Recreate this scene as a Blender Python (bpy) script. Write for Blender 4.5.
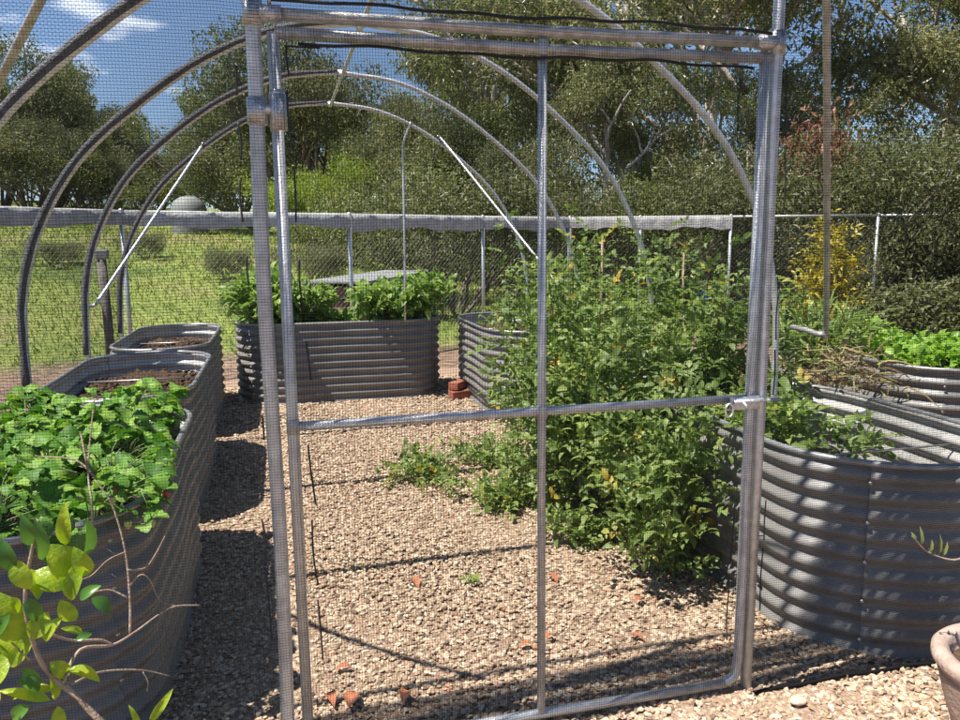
import bpy, math, random
import numpy as np
from mathutils import Matrix, Vector
for o in list(bpy.data.objects): bpy.data.objects.remove(o, do_unlink=True)
sc = bpy.context.scene
COL = sc.collection
R = math.radians
rng = np.random.default_rng(7)
random.seed(7)

# ------------------------------------------------------------------ camera
F_PX, PITCH, YAW, ROLL = 784.4, 0.1548, 0.2467, -0.0091
CAM = np.array([0.0, -2.2842, 1.6])
s_, c_ = math.sin(YAW), math.cos(YAW)
R0 = np.array([c_, -s_, 0.0]); FW0 = np.array([s_, c_, 0.0]); UP0 = np.array([0, 0, 1.0])
FW = FW0*math.cos(PITCH) - UP0*math.sin(PITCH)
U1 = UP0*math.cos(PITCH) + FW0*math.sin(PITCH)
RR = math.cos(ROLL)*R0 + math.sin(ROLL)*U1
UU = math.cos(ROLL)*U1 - math.sin(ROLL)*R0
cd = bpy.data.cameras.new('camera'); cam = bpy.data.objects.new('camera', cd); COL.objects.link(cam)
cd.sensor_width = 36.0; cd.lens = F_PX/960*36.0; cd.clip_start = 0.05; cd.clip_end = 3000
m = Matrix.Identity(4)
for i in range(3):
    m[i][0], m[i][1], m[i][2], m[i][3] = RR[i], UU[i], -FW[i], CAM[i]
cam.matrix_world = m
sc.camera = cam

# ------------------------------------------------------------------ sky, sun, exposure
SUN = np.array([-0.47, -0.095, 1.0]); SUN /= np.linalg.norm(SUN)
elev = math.asin(SUN[2]); rot = math.atan2(SUN[0], SUN[1])
w = bpy.data.worlds.new('World'); sc.world = w; w.use_nodes = True
nt = w.node_tree; nt.nodes.clear()
def WN(t, **k):
    n = nt.nodes.new(t)
    for a, b in k.items(): setattr(n, a, b)
    return n
wo = WN('ShaderNodeOutputWorld'); bg = WN('ShaderNodeBackground'); bg.inputs['Strength'].default_value = 0.072
sky = WN('ShaderNodeTexSky', sky_type='NISHITA', sun_disc=False)
sky.sun_elevation = elev; sky.sun_rotation = rot; sky.altitude = 200; sky.air_density = 0.8; sky.dust_density = 0.3; sky.ozone_density = 3.0
tc = WN('ShaderNodeTexCoord'); mp = WN('ShaderNodeMapping'); mp.inputs['Scale'].default_value = (1, 1, 3.4)
CLOUD_OFF = (0.38, 3.55, 0.2)
mp.inputs['Location'].default_value = CLOUD_OFF
nz = WN('ShaderNodeTexNoise'); nz.inputs['Scale'].default_value = 2.1; nz.inputs['Detail'].default_value = 7; nz.inputs['Roughness'].default_value = 0.55
cr = WN('ShaderNodeValToRGB'); cr.color_ramp.elements[0].position = 0.65; cr.color_ramp.elements[1].position = 0.74
mx = WN('ShaderNodeMix', data_type='RGBA'); mx.inputs['B'].default_value = (14.0, 14.3, 14.6, 1)
L = nt.links.new
L(tc.outputs['Generated'], mp.inputs['Vector']); L(mp.outputs[0], nz.inputs['Vector']); L(nz.outputs['Fac'], cr.inputs[0])
L(cr.outputs[0], mx.inputs['Factor']); L(sky.outputs[0], mx.inputs['A']); L(mx.outputs['Result'], bg.inputs['Color']); L(bg.outputs[0], wo.inputs[0])
sl = bpy.data.lights.new('sun', 'SUN'); sl.energy = 4.8; sl.angle = R(0.53); sl.color = (1.0, 0.95, 0.87)
so = bpy.data.objects.new('sun', sl); COL.objects.link(so)
so.rotation_euler = Vector(SUN).to_track_quat('Z', 'Y').to_euler(); so.location = (-8, -2, 16)
sc.view_settings.view_transform = 'Standard'; sc.view_settings.look = 'None'; sc.view_settings.gamma = 1
sc.view_settings.exposure = 1.15
sc.view_settings.use_curve_mapping = False
sc.render.engine = 'CYCLES'

# ------------------------------------------------------------------ back-projection helpers (places read off the photo, at their true depth)
def ray(u, v):
    X, Y = u-480, v-360
    return FW*F_PX + RR*X - UU*Y
def aty(u, v, y):
    d = ray(u, v); return CAM + d*(y-CAM[1])/d[1]
def atz(u, v, z=0.0):
    d = ray(u, v); return CAM + d*(z-CAM[2])/d[2]
def atd(u, v, dep):
    d = ray(u, v); return CAM + d*dep/(d@FW0)
def cam_ab(x, y):          # lateral and forward distance from the camera
    dx, dy = x-CAM[0], y-CAM[1]
    return dx*R0[0]+dy*R0[1], dx*FW0[0]+dy*FW0[1]
def sstep(t): t = np.clip(t, 0, 1); return t*t*(3-2*t)
def HGT(x, y):
    a, b = cam_ab(np.asarray(x, float), np.asarray(y, float))
    d = np.maximum(0, b-10.5)
    left = sstep((4.0-a-0.10*b)/9.0)
    side = np.maximum(0, -a-9)*0.05
    h = left*(0.078*np.minimum(d, 42)) + (1-left)*0.012*np.minimum(d, 100) + side*sstep((b-4)/8)
    h = h + 0.10*np.sin(x*0.41+1)*np.sin(y*0.37)*sstep((b-12)/8)
    return h-0.03

# ------------------------------------------------------------------ materials
def mat(name, col, rough=0.6, metal=0.0, var=0.0, vscale=8.0, col2=None, bump=0.0, bscale=40.0, tone=None, transl=0.0, spec=0.5, noise_detail=4, sheen=None):
    """col/col2 mixed by noise; tone = list of (pos,colour) driven by the per-piece 'tone' attribute"""
    M = bpy.data.materials.new(name); M.use_nodes = True
    t = M.node_tree; N = t.nodes; lk = t.links.new
    b = N['Principled BSDF']; out = N['Material Output']
    b.inputs['Roughness'].default_value = rough; b.inputs['Metallic'].default_value = metal
    b.inputs['Specular IOR Level'].default_value = spec
    tcn = N.new('ShaderNodeTexCoord')
    cout = None
    if tone:
        at = N.new('ShaderNodeAttribute'); at.attribute_name = 'tone'
        rp = N.new('ShaderNodeValToRGB'); e = rp.color_ramp.elements
        e[0].position, e[0].color = tone[0][0], (*tone[0][1], 1); e[1].position, e[1].color = tone[-1][0], (*tone[-1][1], 1)
        for ps, cl in tone[1:-1]:
            q = e.new(ps); q.color = (*cl, 1)
        lk(at.outputs['Fac'], rp.inputs[0]); cout = rp.outputs[0]
    else:
        rgb = N.new('ShaderNodeRGB'); rgb.outputs[0].default_value = (*col, 1); cout = rgb.outputs[0]
    if col2 is not None or var:
        nz = N.new('ShaderNodeTexNoise'); nz.inputs['Scale'].default_value = vscale; nz.inputs['Detail'].default_value = noise_detail
        lk(tcn.outputs['Object'], nz.inputs['Vector'])
        rp2 = N.new('ShaderNodeValToRGB'); rp2.color_ramp.elements[0].position = 0.36; rp2.color_ramp.elements[1].position = 0.64
        lk(nz.outputs['Fac'], rp2.inputs[0])
        mxn = N.new('ShaderNodeMix'); mxn.data_type = 'RGBA'
        if col2 is not None:
            lk(rp2.outputs[0], mxn.inputs['Factor']); lk(cout, mxn.inputs['A']); mxn.inputs['B'].default_value = (*col2, 1)
        else:
            mxn.blend_type = 'MULTIPLY'; mxn.inputs['Factor'].default_value = 1.0
            rp2.color_ramp.elements[0].color = (1-var, 1-var, 1-var, 1); lk(cout, mxn.inputs['A']); lk(rp2.outputs[0], mxn.inputs['B'])
        cout = mxn.outputs['Result']
    lk(cout, b.inputs['Base Color'])
    if bump:
        n2 = N.new('ShaderNodeTexNoise'); n2.inputs['Scale'].default_value = bscale; n2.inputs['Detail'].default_value = 5
        lk(tcn.outputs['Object'], n2.inputs['Vector'])
        bp = N.new('ShaderNodeBump'); bp.inputs['Strength'].default_value = bump; bp.inputs['Distance'].default_value = 0.02
        lk(n2.outputs['Fac'], bp.inputs['Height']); lk(bp.outputs[0], b.inputs['Normal'])
    if transl:
        tr = N.new('ShaderNodeBsdfTranslucent'); ms = N.new('ShaderNodeMixShader'); ms.inputs[0].default_value = transl
        hs = N.new('ShaderNodeHueSaturation'); hs.inputs['Value'].default_value = 1.5; hs.inputs['Saturation'].default_value = 1.1
        lk(cout, hs.inputs['Color']); lk(hs.outputs[0], tr.inputs['Color'])
        lk(b.outputs[0], ms.inputs[1]); lk(tr.outputs[0], ms.inputs[2]); lk(ms.outputs[0], out.inputs['Surface'])
    return M
MT = {}
MT['galv'] = mat('galvanised_pipe', (0.68, 0.685, 0.69), 0.40, 0.6, col2=(0.52, 0.525, 0.53), vscale=30, bump=0.15, bscale=120)
MT['galv_old'] = mat('weathered_pipe', (0.58, 0.57, 0.55), 0.42, 0.65, col2=(0.42, 0.41, 0.39), vscale=18, bump=0.2, bscale=90)
MT['zinc'] = mat('cast_fitting', (0.62, 0.63, 0.65), 0.4, 0.8, var=0.25, vscale=60, bump=0.3, bscale=150)
MT['net'] = mat('black_netting', (0.007, 0.007, 0.008), 0.7, 0, spec=0.1)
MT['wrap'] = mat('bunched_netting', (0.135, 0.135, 0.15), 0.6, 0, col2=(0.07, 0.07, 0.08), vscale=60, bump=0.8, bscale=140)
MT['cord'] = mat('black_cord', (0.012, 0.012, 0.013), 0.6)
MT['bed'] = mat('painted_corrugated_steel', (0.195, 0.190, 0.184), 0.38, 0.0, col2=(0.155, 0.150, 0.144), vscale=5, bump=0.05, bscale=60)
MT['bed_inside'] = mat('pale_sheet_back', (0.46, 0.455, 0.44), 0.4, 0.0, col2=(0.38, 0.37, 0.355), vscale=6)
MT['rim'] = mat('bed_rim_edging', (0.33, 0.33, 0.33), 0.4, 0.5, var=0.3, vscale=20)
MT['bolt'] = mat('bolt_steel', (0.45, 0.45, 0.45), 0.4, 0.9)
MT['soil'] = mat('garden_soil', (0.115, 0.075, 0.05), 0.95, 0, col2=(0.055, 0.036, 0.025), vscale=28, bump=0.9, bscale=70, spec=0.1)
MT['gravel_base'] = mat('gravel_bedding', (0.40, 0.285, 0.205), 0.9, 0, col2=(0.27, 0.185, 0.13), vscale=60, bump=1.0, bscale=90, spec=0.15)
MT['stone'] = mat('gravel_stone', None, 0.75, 0, tone=[(0, (0.15, 0.105, 0.075)), (0.1, (0.29, 0.20, 0.135)), (0.45, (0.44, 0.32, 0.215)), (0.75, (0.52, 0.40, 0.285)), (0.984, (0.61, 0.52, 0.39)), (0.992, (0.42, 0.19, 0.11)), (1, (0.36, 0.14, 0.08))], var=0.25, vscale=90, spec=0.25)
MT['ground'] = mat('earth', (0.16, 0.11, 0.07), 0.95)
MT['bark'] = mat('gum_bark', (0.52, 0.46, 0.40), 0.85, 0, col2=(0.30, 0.25, 0.20), vscale=2.5, bump=0.5, bscale=12)
MT['bark_dark'] = mat('dark_bark', (0.11, 0.085, 0.065), 0.9, 0, col2=(0.2, 0.16, 0.13), vscale=4, bump=0.6, bscale=15)
MT['gum_leaf'] = mat('gum_leaves', None, 0.35, 0, tone=[(0, (0.075, 0.090, 0.038)), (0.5, (0.18, 0.192, 0.08)), (0.9, (0.36, 0.355, 0.165)), (1, (0.33, 0.21, 0.11))], transl=0.42)
MT['olive_leaf'] = mat('olive_green_leaves', None, 0.45, 0, tone=[(0, (0.080, 0.105, 0.034)), (0.6, (0.175, 0.20, 0.062)), (1, (0.30, 0.30, 0.11))], transl=0.42)
MT['dark_leaf'] = mat('dark_scrub_leaves', None, 0.5, 0, tone=[(0, (0.055, 0.068, 0.027)), (0.6, (0.135, 0.15, 0.056)), (1, (0.26, 0.26, 0.11))], transl=0.38)
MT['red_leaf'] = mat('dead_rust_leaves', None, 0.6, 0, tone=[(0, (0.14, 0.06, 0.035)), (1, (0.32, 0.16, 0.09))], transl=0.2)
MT['lime_leaf'] = mat('lime_green_leaves', None, 0.45, 0, tone=[(0, (0.12, 0.18, 0.026)), (1, (0.30, 0.36, 0.06))], transl=0.4)
MT['gold_leaf'] = mat('golden_leaves', None, 0.45, 0, tone=[(0, (0.13, 0.15, 0.022)), (0.55, (0.36, 0.31, 0.035)), (1, (0.55, 0.40, 0.06))], transl=0.3)
MT['tom_leaf'] = mat('tomato_leaves', None, 0.5, 0, tone=[(0, (0.085, 0.14, 0.033)), (0.5, (0.18, 0.255, 0.068)), (0.9, (0.33, 0.40, 0.12)), (0.97, (0.36, 0.35, 0.07)), (1, (0.44, 0.32, 0.055))], transl=0.42)
MT['potato_leaf'] = mat('broad_green_leaves', None, 0.5, 0, tone=[(0, (0.10, 0.185, 0.036)), (1, (0.31, 0.42, 0.11))], transl=0.42)
MT['straw_leaf'] = mat('strawberry_leaves', None, 0.55, 0, spec=0.3, tone=[(0, (0.06, 0.155, 0.02)), (0.6, (0.135, 0.29, 0.04)), (1, (0.27, 0.42, 0.075))], transl=0.28, var=0.25, vscale=30)
MT['citrus_leaf'] = mat('citrus_leaves', (0.36, 0.45, 0.035), 0.3, 0, transl=0.45, col2=(0.19, 0.31, 0.028), vscale=26, bump=0.25, bscale=110)
MT['citrus_dark'] = mat('citrus_old_leaves', (0.10, 0.22, 0.03), 0.3, 0, transl=0.3, col2=(0.05, 0.13, 0.02), vscale=9)
MT['lettuce'] = mat('lettuce_leaves', None, 0.45, 0, tone=[(0, (0.14, 0.28, 0.03)), (1, (0.30, 0.46, 0.07))], transl=0.35)
MT['dry'] = mat('dry_straw', None, 0.8, 0, tone=[(0, (0.13, 0.09, 0.045)), (0.7, (0.30, 0.22, 0.12)), (1, (0.26, 0.28, 0.09))], transl=0.15)
MT['grassblade'] = mat('grass_blades', None, 0.6, 0, tone=[(0, (0.10, 0.15, 0.022)), (0.7, (0.22, 0.28, 0.045)), (1, (0.34, 0.32, 0.10))], transl=0.3)
MT['stem'] = mat('green_stem', (0.14, 0.19, 0.06), 0.6, 0, var=0.3, vscale=20)
MT['twig'] = mat('bare_twig', (0.36, 0.27, 0.20), 0.7, 0, col2=(0.22, 0.15, 0.11), vscale=25, bump=0.4, bscale=150)
MT['pot'] = mat('weathered_terracotta', (0.40, 0.30, 0.25), 0.85, 0, col2=(0.31, 0.225, 0.185), vscale=14, bump=0.35, bscale=60, spec=0.2)
MT['fence'] = mat('fence_steel', (0.55, 0.56, 0.57), 0.45, 0.6, var=0.2, vscale=10)
MT['wire'] = mat('fence_wire', (0.10, 0.10, 0.10), 0.6, 0.0)
MT['cloth'] = mat('grey_shade_cloth', (0.46, 0.455, 0.44), 0.8, 0, col2=(0.33, 0.325, 0.315), vscale=14, bump=0.4, bscale=30)
MT['wood'] = mat('old_timber', (0.20, 0.11, 0.075), 0.85, 0, col2=(0.12, 0.07, 0.05), vscale=9, bump=0.4, bscale=40)
MT['lid'] = mat('grey_sheet', (0.24, 0.25, 0.245), 0.7, 0, var=0.3, vscale=6)
MT['tank'] = mat('pale_tank', (0.19, 0.20, 0.195), 0.7, 0, var=0.15, vscale=1.5)
MT['post'] = mat('grey_weathered_post', (0.17, 0.15, 0.135), 0.9, 0, col2=(0.10, 0.09, 0.08), vscale=10, bump=0.5, bscale=30)
MT['berry_r'] = mat('ripe_berry', (0.45, 0.05, 0.025), 0.35); MT['berry_g'] = mat('unripe_berry', (0.50, 0.48, 0.17), 0.4)
MT['fruit_o'] = mat('ripening_tomato', (0.50, 0.20, 0.04), 0.3)
MT['blue'] = mat('blue_plastic', (0.05, 0.22, 0.62), 0.4)
MT['fall'] = mat('fallen_leaf', (0.42, 0.15, 0.07), 0.7, 0, col2=(0.28, 0.10, 0.05), vscale=40)
MT['litter'] = mat('leaf_litter', None, 0.8, 0, tone=[(0, (0.12, 0.07, 0.04)), (0.7, (0.28, 0.15, 0.08)), (1, (0.38, 0.27, 0.15))])
MT['brick'] = mat('red_brick', (0.34, 0.12, 0.07), 0.85, 0, var=0.3, vscale=20, bump=0.4, bscale=60)
def streaks(M, amount, scale=(9, 9, .7)):
    t = M.node_tree; N = t.nodes; lk = t.links.new; b = N['Principled BSDF']; src = b.inputs['Base Color'].links[0].from_socket
    tcn = N.new('ShaderNodeTexCoord'); mpn = N.new('ShaderNodeMapping'); mpn.inputs['Scale'].default_value = scale; nz = N.new('ShaderNodeTexNoise'); nz.inputs['Scale'].default_value = 3; nz.inputs['Detail'].default_value = 7; nz.inputs['Roughness'].default_value = .62
    rp = N.new('ShaderNodeValToRGB'); rp.color_ramp.elements[0].position = .50; rp.color_ramp.elements[1].position = .72
    rp.color_ramp.elements[0].color = (0, 0, 0, 1); rp.color_ramp.elements[1].color = (amount,)*3+(1,)
    mxn = N.new('ShaderNodeMix'); mxn.data_type = 'RGBA'; mxn.inputs['B'].default_value = (.17, .12, .08, 1)
    lk(tcn.outputs['Object'], mpn.inputs[0]); lk(mpn.outputs[0], nz.inputs['Vector']); lk(nz.outputs['Fac'], rp.inputs[0]); lk(rp.outputs[0], mxn.inputs['Factor']); lk(src, mxn.inputs['A']); lk(mxn.outputs['Result'], b.inputs['Base Color'])
    rr = N.new('ShaderNodeMapRange'); rr.inputs['To Min'].default_value = b.inputs['Roughness'].default_value-.08; rr.inputs['To Max'].default_value = b.inputs['Roughness'].default_value+.3; lk(nz.outputs['Fac'], rr.inputs['Value']); lk(rr.outputs[0], b.inputs['Roughness'])
streaks(MT['bed'], .32); streaks(MT['bed_inside'], .35); streaks(MT['galv'], .12, (14, 14, 14)); streaks(MT['galv_old'], .35, (12, 12, 12)); streaks(MT['pot'], .4, (5, 5, 2))
# ground: mulch near the enclosure, patchy grass beyond the fence
def ground_mat():
    M = MT['ground']; t = M.node_tree; N = t.nodes; lk = t.links.new; b = N['Principled BSDF']
    g = N.new('ShaderNodeNewGeometry'); sp = N.new('ShaderNodeVectorMath'); sp.operation = 'DOT_PRODUCT'
    lk(g.outputs['Position'], sp.inputs[0]); sp.inputs[1].default_value = (s_*0.9-0.28, c_, 0)
    n1 = N.new('ShaderNodeTexNoise'); n1.inputs['Scale'].default_value = 0.9; n1.inputs['Detail'].default_value = 5
    n2 = N.new('ShaderNodeTexNoise'); n2.inputs['Scale'].default_value = 0.22; n2.inputs['Detail'].default_value = 8; n2.inputs['Roughness'].default_value = 0.65
    n3 = N.new('ShaderNodeTexNoise'); n3.inputs['Scale'].default_value = 9; n3.inputs['Detail'].default_value = 6
    for n in (n1, n2, n3): lk(g.outputs['Position'], n.inputs['Vector'])
    ad = N.new('ShaderNodeMath'); ad.operation = 'MULTIPLY_ADD'; ad.inputs[1].default_value = 2.2
    lk(n1.outputs['Fac'], ad.inputs[0]); lk(sp.outputs['Value'], ad.inputs[2])
    mr = N.new('ShaderNodeMapRange'); mr.inputs['From Min'].default_value = 9.4; mr.inputs['From Max'].default_value = 10.6; lk(ad.outputs[0], mr.inputs['Value'])
    r2 = N.new('ShaderNodeValToRGB'); e = r2.color_ramp.elements
    e[0].position, e[0].color = 0.38, (0.10, 0.15, 0.022, 1); e[1].position, e[1].color = 0.64, (0.255, 0.225, 0.085, 1)
    q = e.new(0.5); q.color = (0.20, 0.25, 0.036, 1)
    lk(n2.outputs['Fac'], r2.inputs[0])
    r3 = N.new('ShaderNodeValToRGB'); r3.color_ramp.elements[0].position = 0.35; r3.color_ramp.elements[0].color = (0.45, 0.45, 0.45, 1); r3.color_ramp.elements[1].position = 0.62; lk(n3.outputs['Fac'], r3.inputs[0])
    m1 = N.new('ShaderNodeMix'); m1.data_type = 'RGBA'; m1.blend_type = 'MULTIPLY'; m1.inputs['Factor'].default_value = 1; lk(r2.outputs[0], m1.inputs['A']); lk(r3.outputs[0], m1.inputs['B'])
    r4 = N.new('ShaderNodeValToRGB'); r4.color_ramp.elements[0].color = (0.07, 0.045, 0.03, 1); r4.color_ramp.elements[0].position = .35; r4.color_ramp.elements[1].color = (0.26, 0.17, 0.11, 1); r4.color_ramp.elements[1].position = .65; lk(n3.outputs['Fac'], r4.inputs[0])
    m2 = N.new('ShaderNodeMix'); m2.data_type = 'RGBA'; lk(mr.outputs[0], m2.inputs['Factor']); lk(r4.outputs[0], m2.inputs['A']); lk(m1.outputs['Result'], m2.inputs['B'])
    lk(m2.outputs['Result'], b.inputs['Base Color'])
    bp = N.new('ShaderNodeBump'); bp.inputs['Distance'].default_value = 0.06; bp.inputs['Strength'].default_value = 0.8; lk(n3.outputs['Fac'], bp.inputs['Height']); lk(bp.outputs[0], b.inputs['Normal'])
ground_mat()

# ------------------------------------------------------------------ mesh building
BASE = {}
class MB:
    def __init__(s): s.v = []; s.f = []; s.n = 0; s.t = []; s.hast = False
    def add(s, verts, faces, tone=None):
        verts = np.asarray(verts, float).reshape(-1, 3)
        s.v.append(verts)
        if isinstance(faces, np.ndarray): faces = [faces]
        elif faces and not isinstance(faces[0], np.ndarray): faces = [np.array([f]) for f in faces]
        for f in faces: s.f.append(np.asarray(f)+s.n)
        if tone is not None: s.hast = True
        s.t.append(np.full(len(verts), 0.5) if tone is None else np.broadcast_to(tone, (len(verts),)).astype(float))
        s.n += len(verts); return s
    def tube(s, pts, r, n=10, caps=True, closed=False):
        P = np.asarray(pts, float); k = len(P)
        rad = np.broadcast_to(np.asarray(r, float), (k,))
        T = np.roll(P, -1, 0)-np.roll(P, 1, 0) if closed else np.gradient(P, axis=0)
        T = T/np.maximum(np.linalg.norm(T, axis=1, keepdims=True), 1e-9)
        a = np.array([0, 0, 1.0]) if abs(T[0][2]) < 0.9 else np.array([1.0, 0, 0])
        nrm = []; cur = a-T[0]*(a@T[0]); cur /= np.linalg.norm(cur)
        for i in range(k):
            cur = cur-T[i]*(cur@T[i]); cur = cur/max(np.linalg.norm(cur), 1e-9); nrm.append(cur)
        nrm = np.array(nrm); bi = np.cross(T, nrm)
        an = np.arange(n)*2*np.pi/n
        V = P[:, None]+rad[:, None, None]*(np.cos(an)[None, :, None]*nrm[:, None]+np.sin(an)[None, :, None]*bi[:, None])
        i = np.arange(k if closed else k-1)[:, None]; j = np.arange(n)[None]
        i2 = (i+1) % k; j2 = (j+1) % n
        Fq = np.stack([np.broadcast_to(x, (i.shape[0], n)) for x in (i*n+j, i*n+j2, i2*n+j2, i2*n+j)], -1).reshape(-1, 4)
        fs = [Fq]
        if caps and not closed: fs += [np.arange(n)[::-1][None], (np.arange(n)+(k-1)*n)[None]]
        return s.add(V.reshape(-1, 3), fs)
    def box(s, c, d, ax=None):
        c = np.asarray(c, float); d = np.asarray(d, float)/2
        sg = np.array([[x, y, z] for x in (-1, 1) for y in (-1, 1) for z in (-1, 1)], float)*d
        if ax is not None: sg = sg@np.asarray(ax, float)
        return s.add(sg+c, np.array([[0, 1, 3, 2], [4, 6, 7, 5], [0, 4, 5, 1], [2, 3, 7, 6], [0, 2, 6, 4], [1, 5, 7, 3]]))
    def lathe(s, prof, c, n=40):
        prof = np.asarray(prof, float); k = len(prof); an = np.arange(n)*2*np.pi/n
        V = np.stack([prof[:, None, 0]*np.cos(an), prof[:, None, 0]*np.sin(an), np.repeat(prof[:, 1:2], n, 1)], -1).reshape(-1, 3)+np.asarray(c)
        i = np.arange(k-1)[:, None]; j = np.arange(n)[None]; j2 = (j+1) % n
        return s.add(V, np.stack([i*n+j+0*j, i*n+j2, (i+1)*n+j2, (i+1)*n+j+0*j], -1).reshape(-1, 4))
    def build(s, name, material, parent=None, smooth=True, kind=None, bevel=0):
        me = bpy.data.meshes.new(name)
        b = BASE[parent.name] if parent is not None else np.zeros(3)
        V = np.concatenate(s.v) - b
        lv = np.concatenate([f.ravel() for f in s.f]); ln = np.concatenate([np.full(len(f), f.shape[1]) for f in s.f])
        st = np.concatenate([[0], np.cumsum(ln)[:-1]])
        me.vertices.add(len(V)); me.vertices.foreach_set('co', V.ravel().astype(np.float32))
        me.loops.add(len(lv)); me.loops.foreach_set('vertex_index', lv.astype(np.int32))
        me.polygons.add(len(ln)); me.polygons.foreach_set('loop_start', st.astype(np.int32)); me.polygons.foreach_set('loop_total', ln.astype(np.int32))
        if s.hast:
            at = me.attributes.new('tone', 'FLOAT', 'POINT'); at.data.foreach_set('value', np.concatenate(s.t).astype(np.float32))
        me.update(calc_edges=True)
        me.polygons.foreach_set('use_smooth', np.full(len(ln), smooth)); me.materials.append(MT[material]); me.update()
        o = bpy.data.objects.new(name, me); COL.objects.link(o)
        if parent is not None: o.parent = parent
        BASE[o.name] = b
        if kind: o['kind'] = kind
        if bevel:
            bv = o.modifiers.new('bevel', 'BEVEL'); bv.width = bevel; bv.segments = 2; bv.limit_method = 'ANGLE'
        return o
def tag(o, label, cat, group=None, kind=None):
    o['label'] = label; o['category'] = cat
    if group: o['group'] = group
    if kind: o['kind'] = kind
    return o
def thing(name, label, cat, loc, group=None):
    o = bpy.data.objects.new(name, None); COL.objects.link(o); o.location = loc; o.empty_display_size = 0.1
    BASE[o.name] = np.asarray(loc, float); tag(o, label, cat, group); return o
def copy_tree(o, parent=None):
    c = o.copy(); COL.objects.link(c); c.parent = parent; BASE[c.name] = BASE[o.name]
    for ch in o.children: copy_tree(ch, c)
    return c
def spline(P, n):
    P = np.asarray(P, float); k = len(P)
    Q = np.vstack([2*P[0]-P[1], P, 2*P[-1]-P[-2]]); out = []
    for i in range(k-1):
        a, b, c, d = Q[i:i+4]
        for t in np.arange(n)/n:
            out.append(0.5*((2*b)+(-a+c)*t+(2*a-5*b+4*c-d)*t*t+(-a+3*b-3*c+d)*t**3))
    out.append(P[-1]); return np.array(out)
def nrmz(v): return v/np.maximum(np.linalg.norm(v, axis=-1, keepdims=True), 1e-9)
def leaves(mb, pos, d, nrm, ln, wd, tone, bend=0.15, fold=0.0, simple=False):
    """one bent leaf blade per row, tip along d"""
    N = len(pos); d = nrmz(d); side = nrmz(np.cross(d, nrm)); nn = np.cross(side, d)
    ln = np.broadcast_to(ln, (N,))[:, None]; wd = np.broadcast_to(wd, (N,))[:, None]
    if simple:
        V = np.stack([pos, pos+d*ln*.45+side*wd*.5+nn*ln*bend*.4, pos+d*ln-nn*ln*bend*.5, pos+d*ln*.45-side*wd*.5+nn*ln*bend*.4], 1)
        Fq = np.arange(N)[:, None]*4+np.array([[0, 1, 2, 3]])
        mb.add(V.reshape(-1, 3), np.ascontiguousarray(Fq), np.repeat(tone, 4)); return
    z = fold*wd
    V = np.stack([pos,
        pos+d*ln*.28+side*wd*.5+nn*(ln*bend*.5+z), pos+d*ln*.3+nn*ln*bend*.5, pos+d*ln*.28-side*wd*.5+nn*(ln*bend*.5+z),
        pos+d*ln*.66+side*wd*.38+nn*(ln*bend*.35+z*.8), pos+d*ln*.68+nn*ln*bend*.3, pos+d*ln*.66-side*wd*.38+nn*(ln*bend*.35+z*.8),
        pos+d*ln-nn*ln*bend*.6], 1)
    b = np.arange(N)[:, None]*8
    q = np.concatenate([b+np.array([[1, 2, 5, 4]]), b+np.array([[2, 3, 6, 5]])]); t3 = np.concatenate([b+np.array([[k]]) if False else b+np.array([list(x)]) for x in ((0, 2, 1), (0, 3, 2), (4, 5, 7), (5, 6, 7))])
    mb.add(V.reshape(-1, 3), [q, t3], np.repeat(tone, 8))
def rdir(n, up=0.0):
    v = rng.normal(size=(n, 3)); v[:, 2] += up; return nrmz(v)

# ================================================================== SETTING
# terrain sheet
rr_ = np.concatenate([[0], np.geomspace(1.5, 900, 90)]); aa = np.linspace(0, 2*np.pi, 145)[:-1]
X = (rr_[1:, None]*np.cos(aa)).ravel()+CAM[0]; Y = (rr_[1:, None]*np.sin(aa)).ravel()+CAM[1]
V = np.stack([X, Y, HGT(X, Y)], 1); V = np.vstack([[CAM[0], CAM[1], -0.03], V])
i = np.arange(89)[:, None]; j = np.arange(144)[None]; j2 = (j+1) % 144
fq = np.stack([1+i*144+j, 1+(i+1)*144+j, 1+(i+1)*144+j2, 1+i*144+j2], -1).reshape(-1, 4)
ft = np.stack([np.zeros(144, int), 1+np.arange(144), 1+(np.arange(144)+1) % 144], -1)
MB().add(V, [fq, ft]).build('ground', 'ground', kind='structure')
# gravel sheet, uneven
gx = np.linspace(-1.75, 3.7, 110); gy = np.linspace(-3.6, 7.2, 216)
GX, GY = np.meshgrid(gx, gy); GZ = -0.004+0.006*np.sin(GX*3.1+GY*2.3)*np.sin(GY*1.7-GX)+rng.normal(0, 0.0025, GX.shape)
V = np.stack([GX, GY, GZ], -1).reshape(-1, 3); k = len(gx)
i = np.arange(len(gy)-1)[:, None]; j = np.arange(k-1)[None]
MB().add(V, np.stack([i*k+j, i*k+j+1, (i+1)*k+j+1, (i+1)*k+j], -1).reshape(-1, 4)).build('gravel_path', 'gravel_base', kind='structure')

# beds: name -> (x0,x1,y0,y1,height,corner radius)
BEDS = dict(B1=(-1.38, -0.455, 0.10, 2.06, 0.75, 0.44), B2=(-1.37, -0.53, 2.17, 4.10, 0.75, 0.41), B3=(-1.36, -0.60, 4.22, 6.15, 0.75, 0.37),
            BK=(-0.46, 1.60, 5.50, 6.40, 0.78, 0.43), R1=(1.93, 2.94, -0.02, 1.72, 0.75, 0.50), R2=(1.84, 2.86, 1.95, 3.95, 0.75, 0.45),
            R3=(1.80, 2.80, 4.30, 6.20, 0.76, 0.46), R4=(3.72, 4.72, 1.45, 3.35, 0.78, 0.42))
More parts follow.
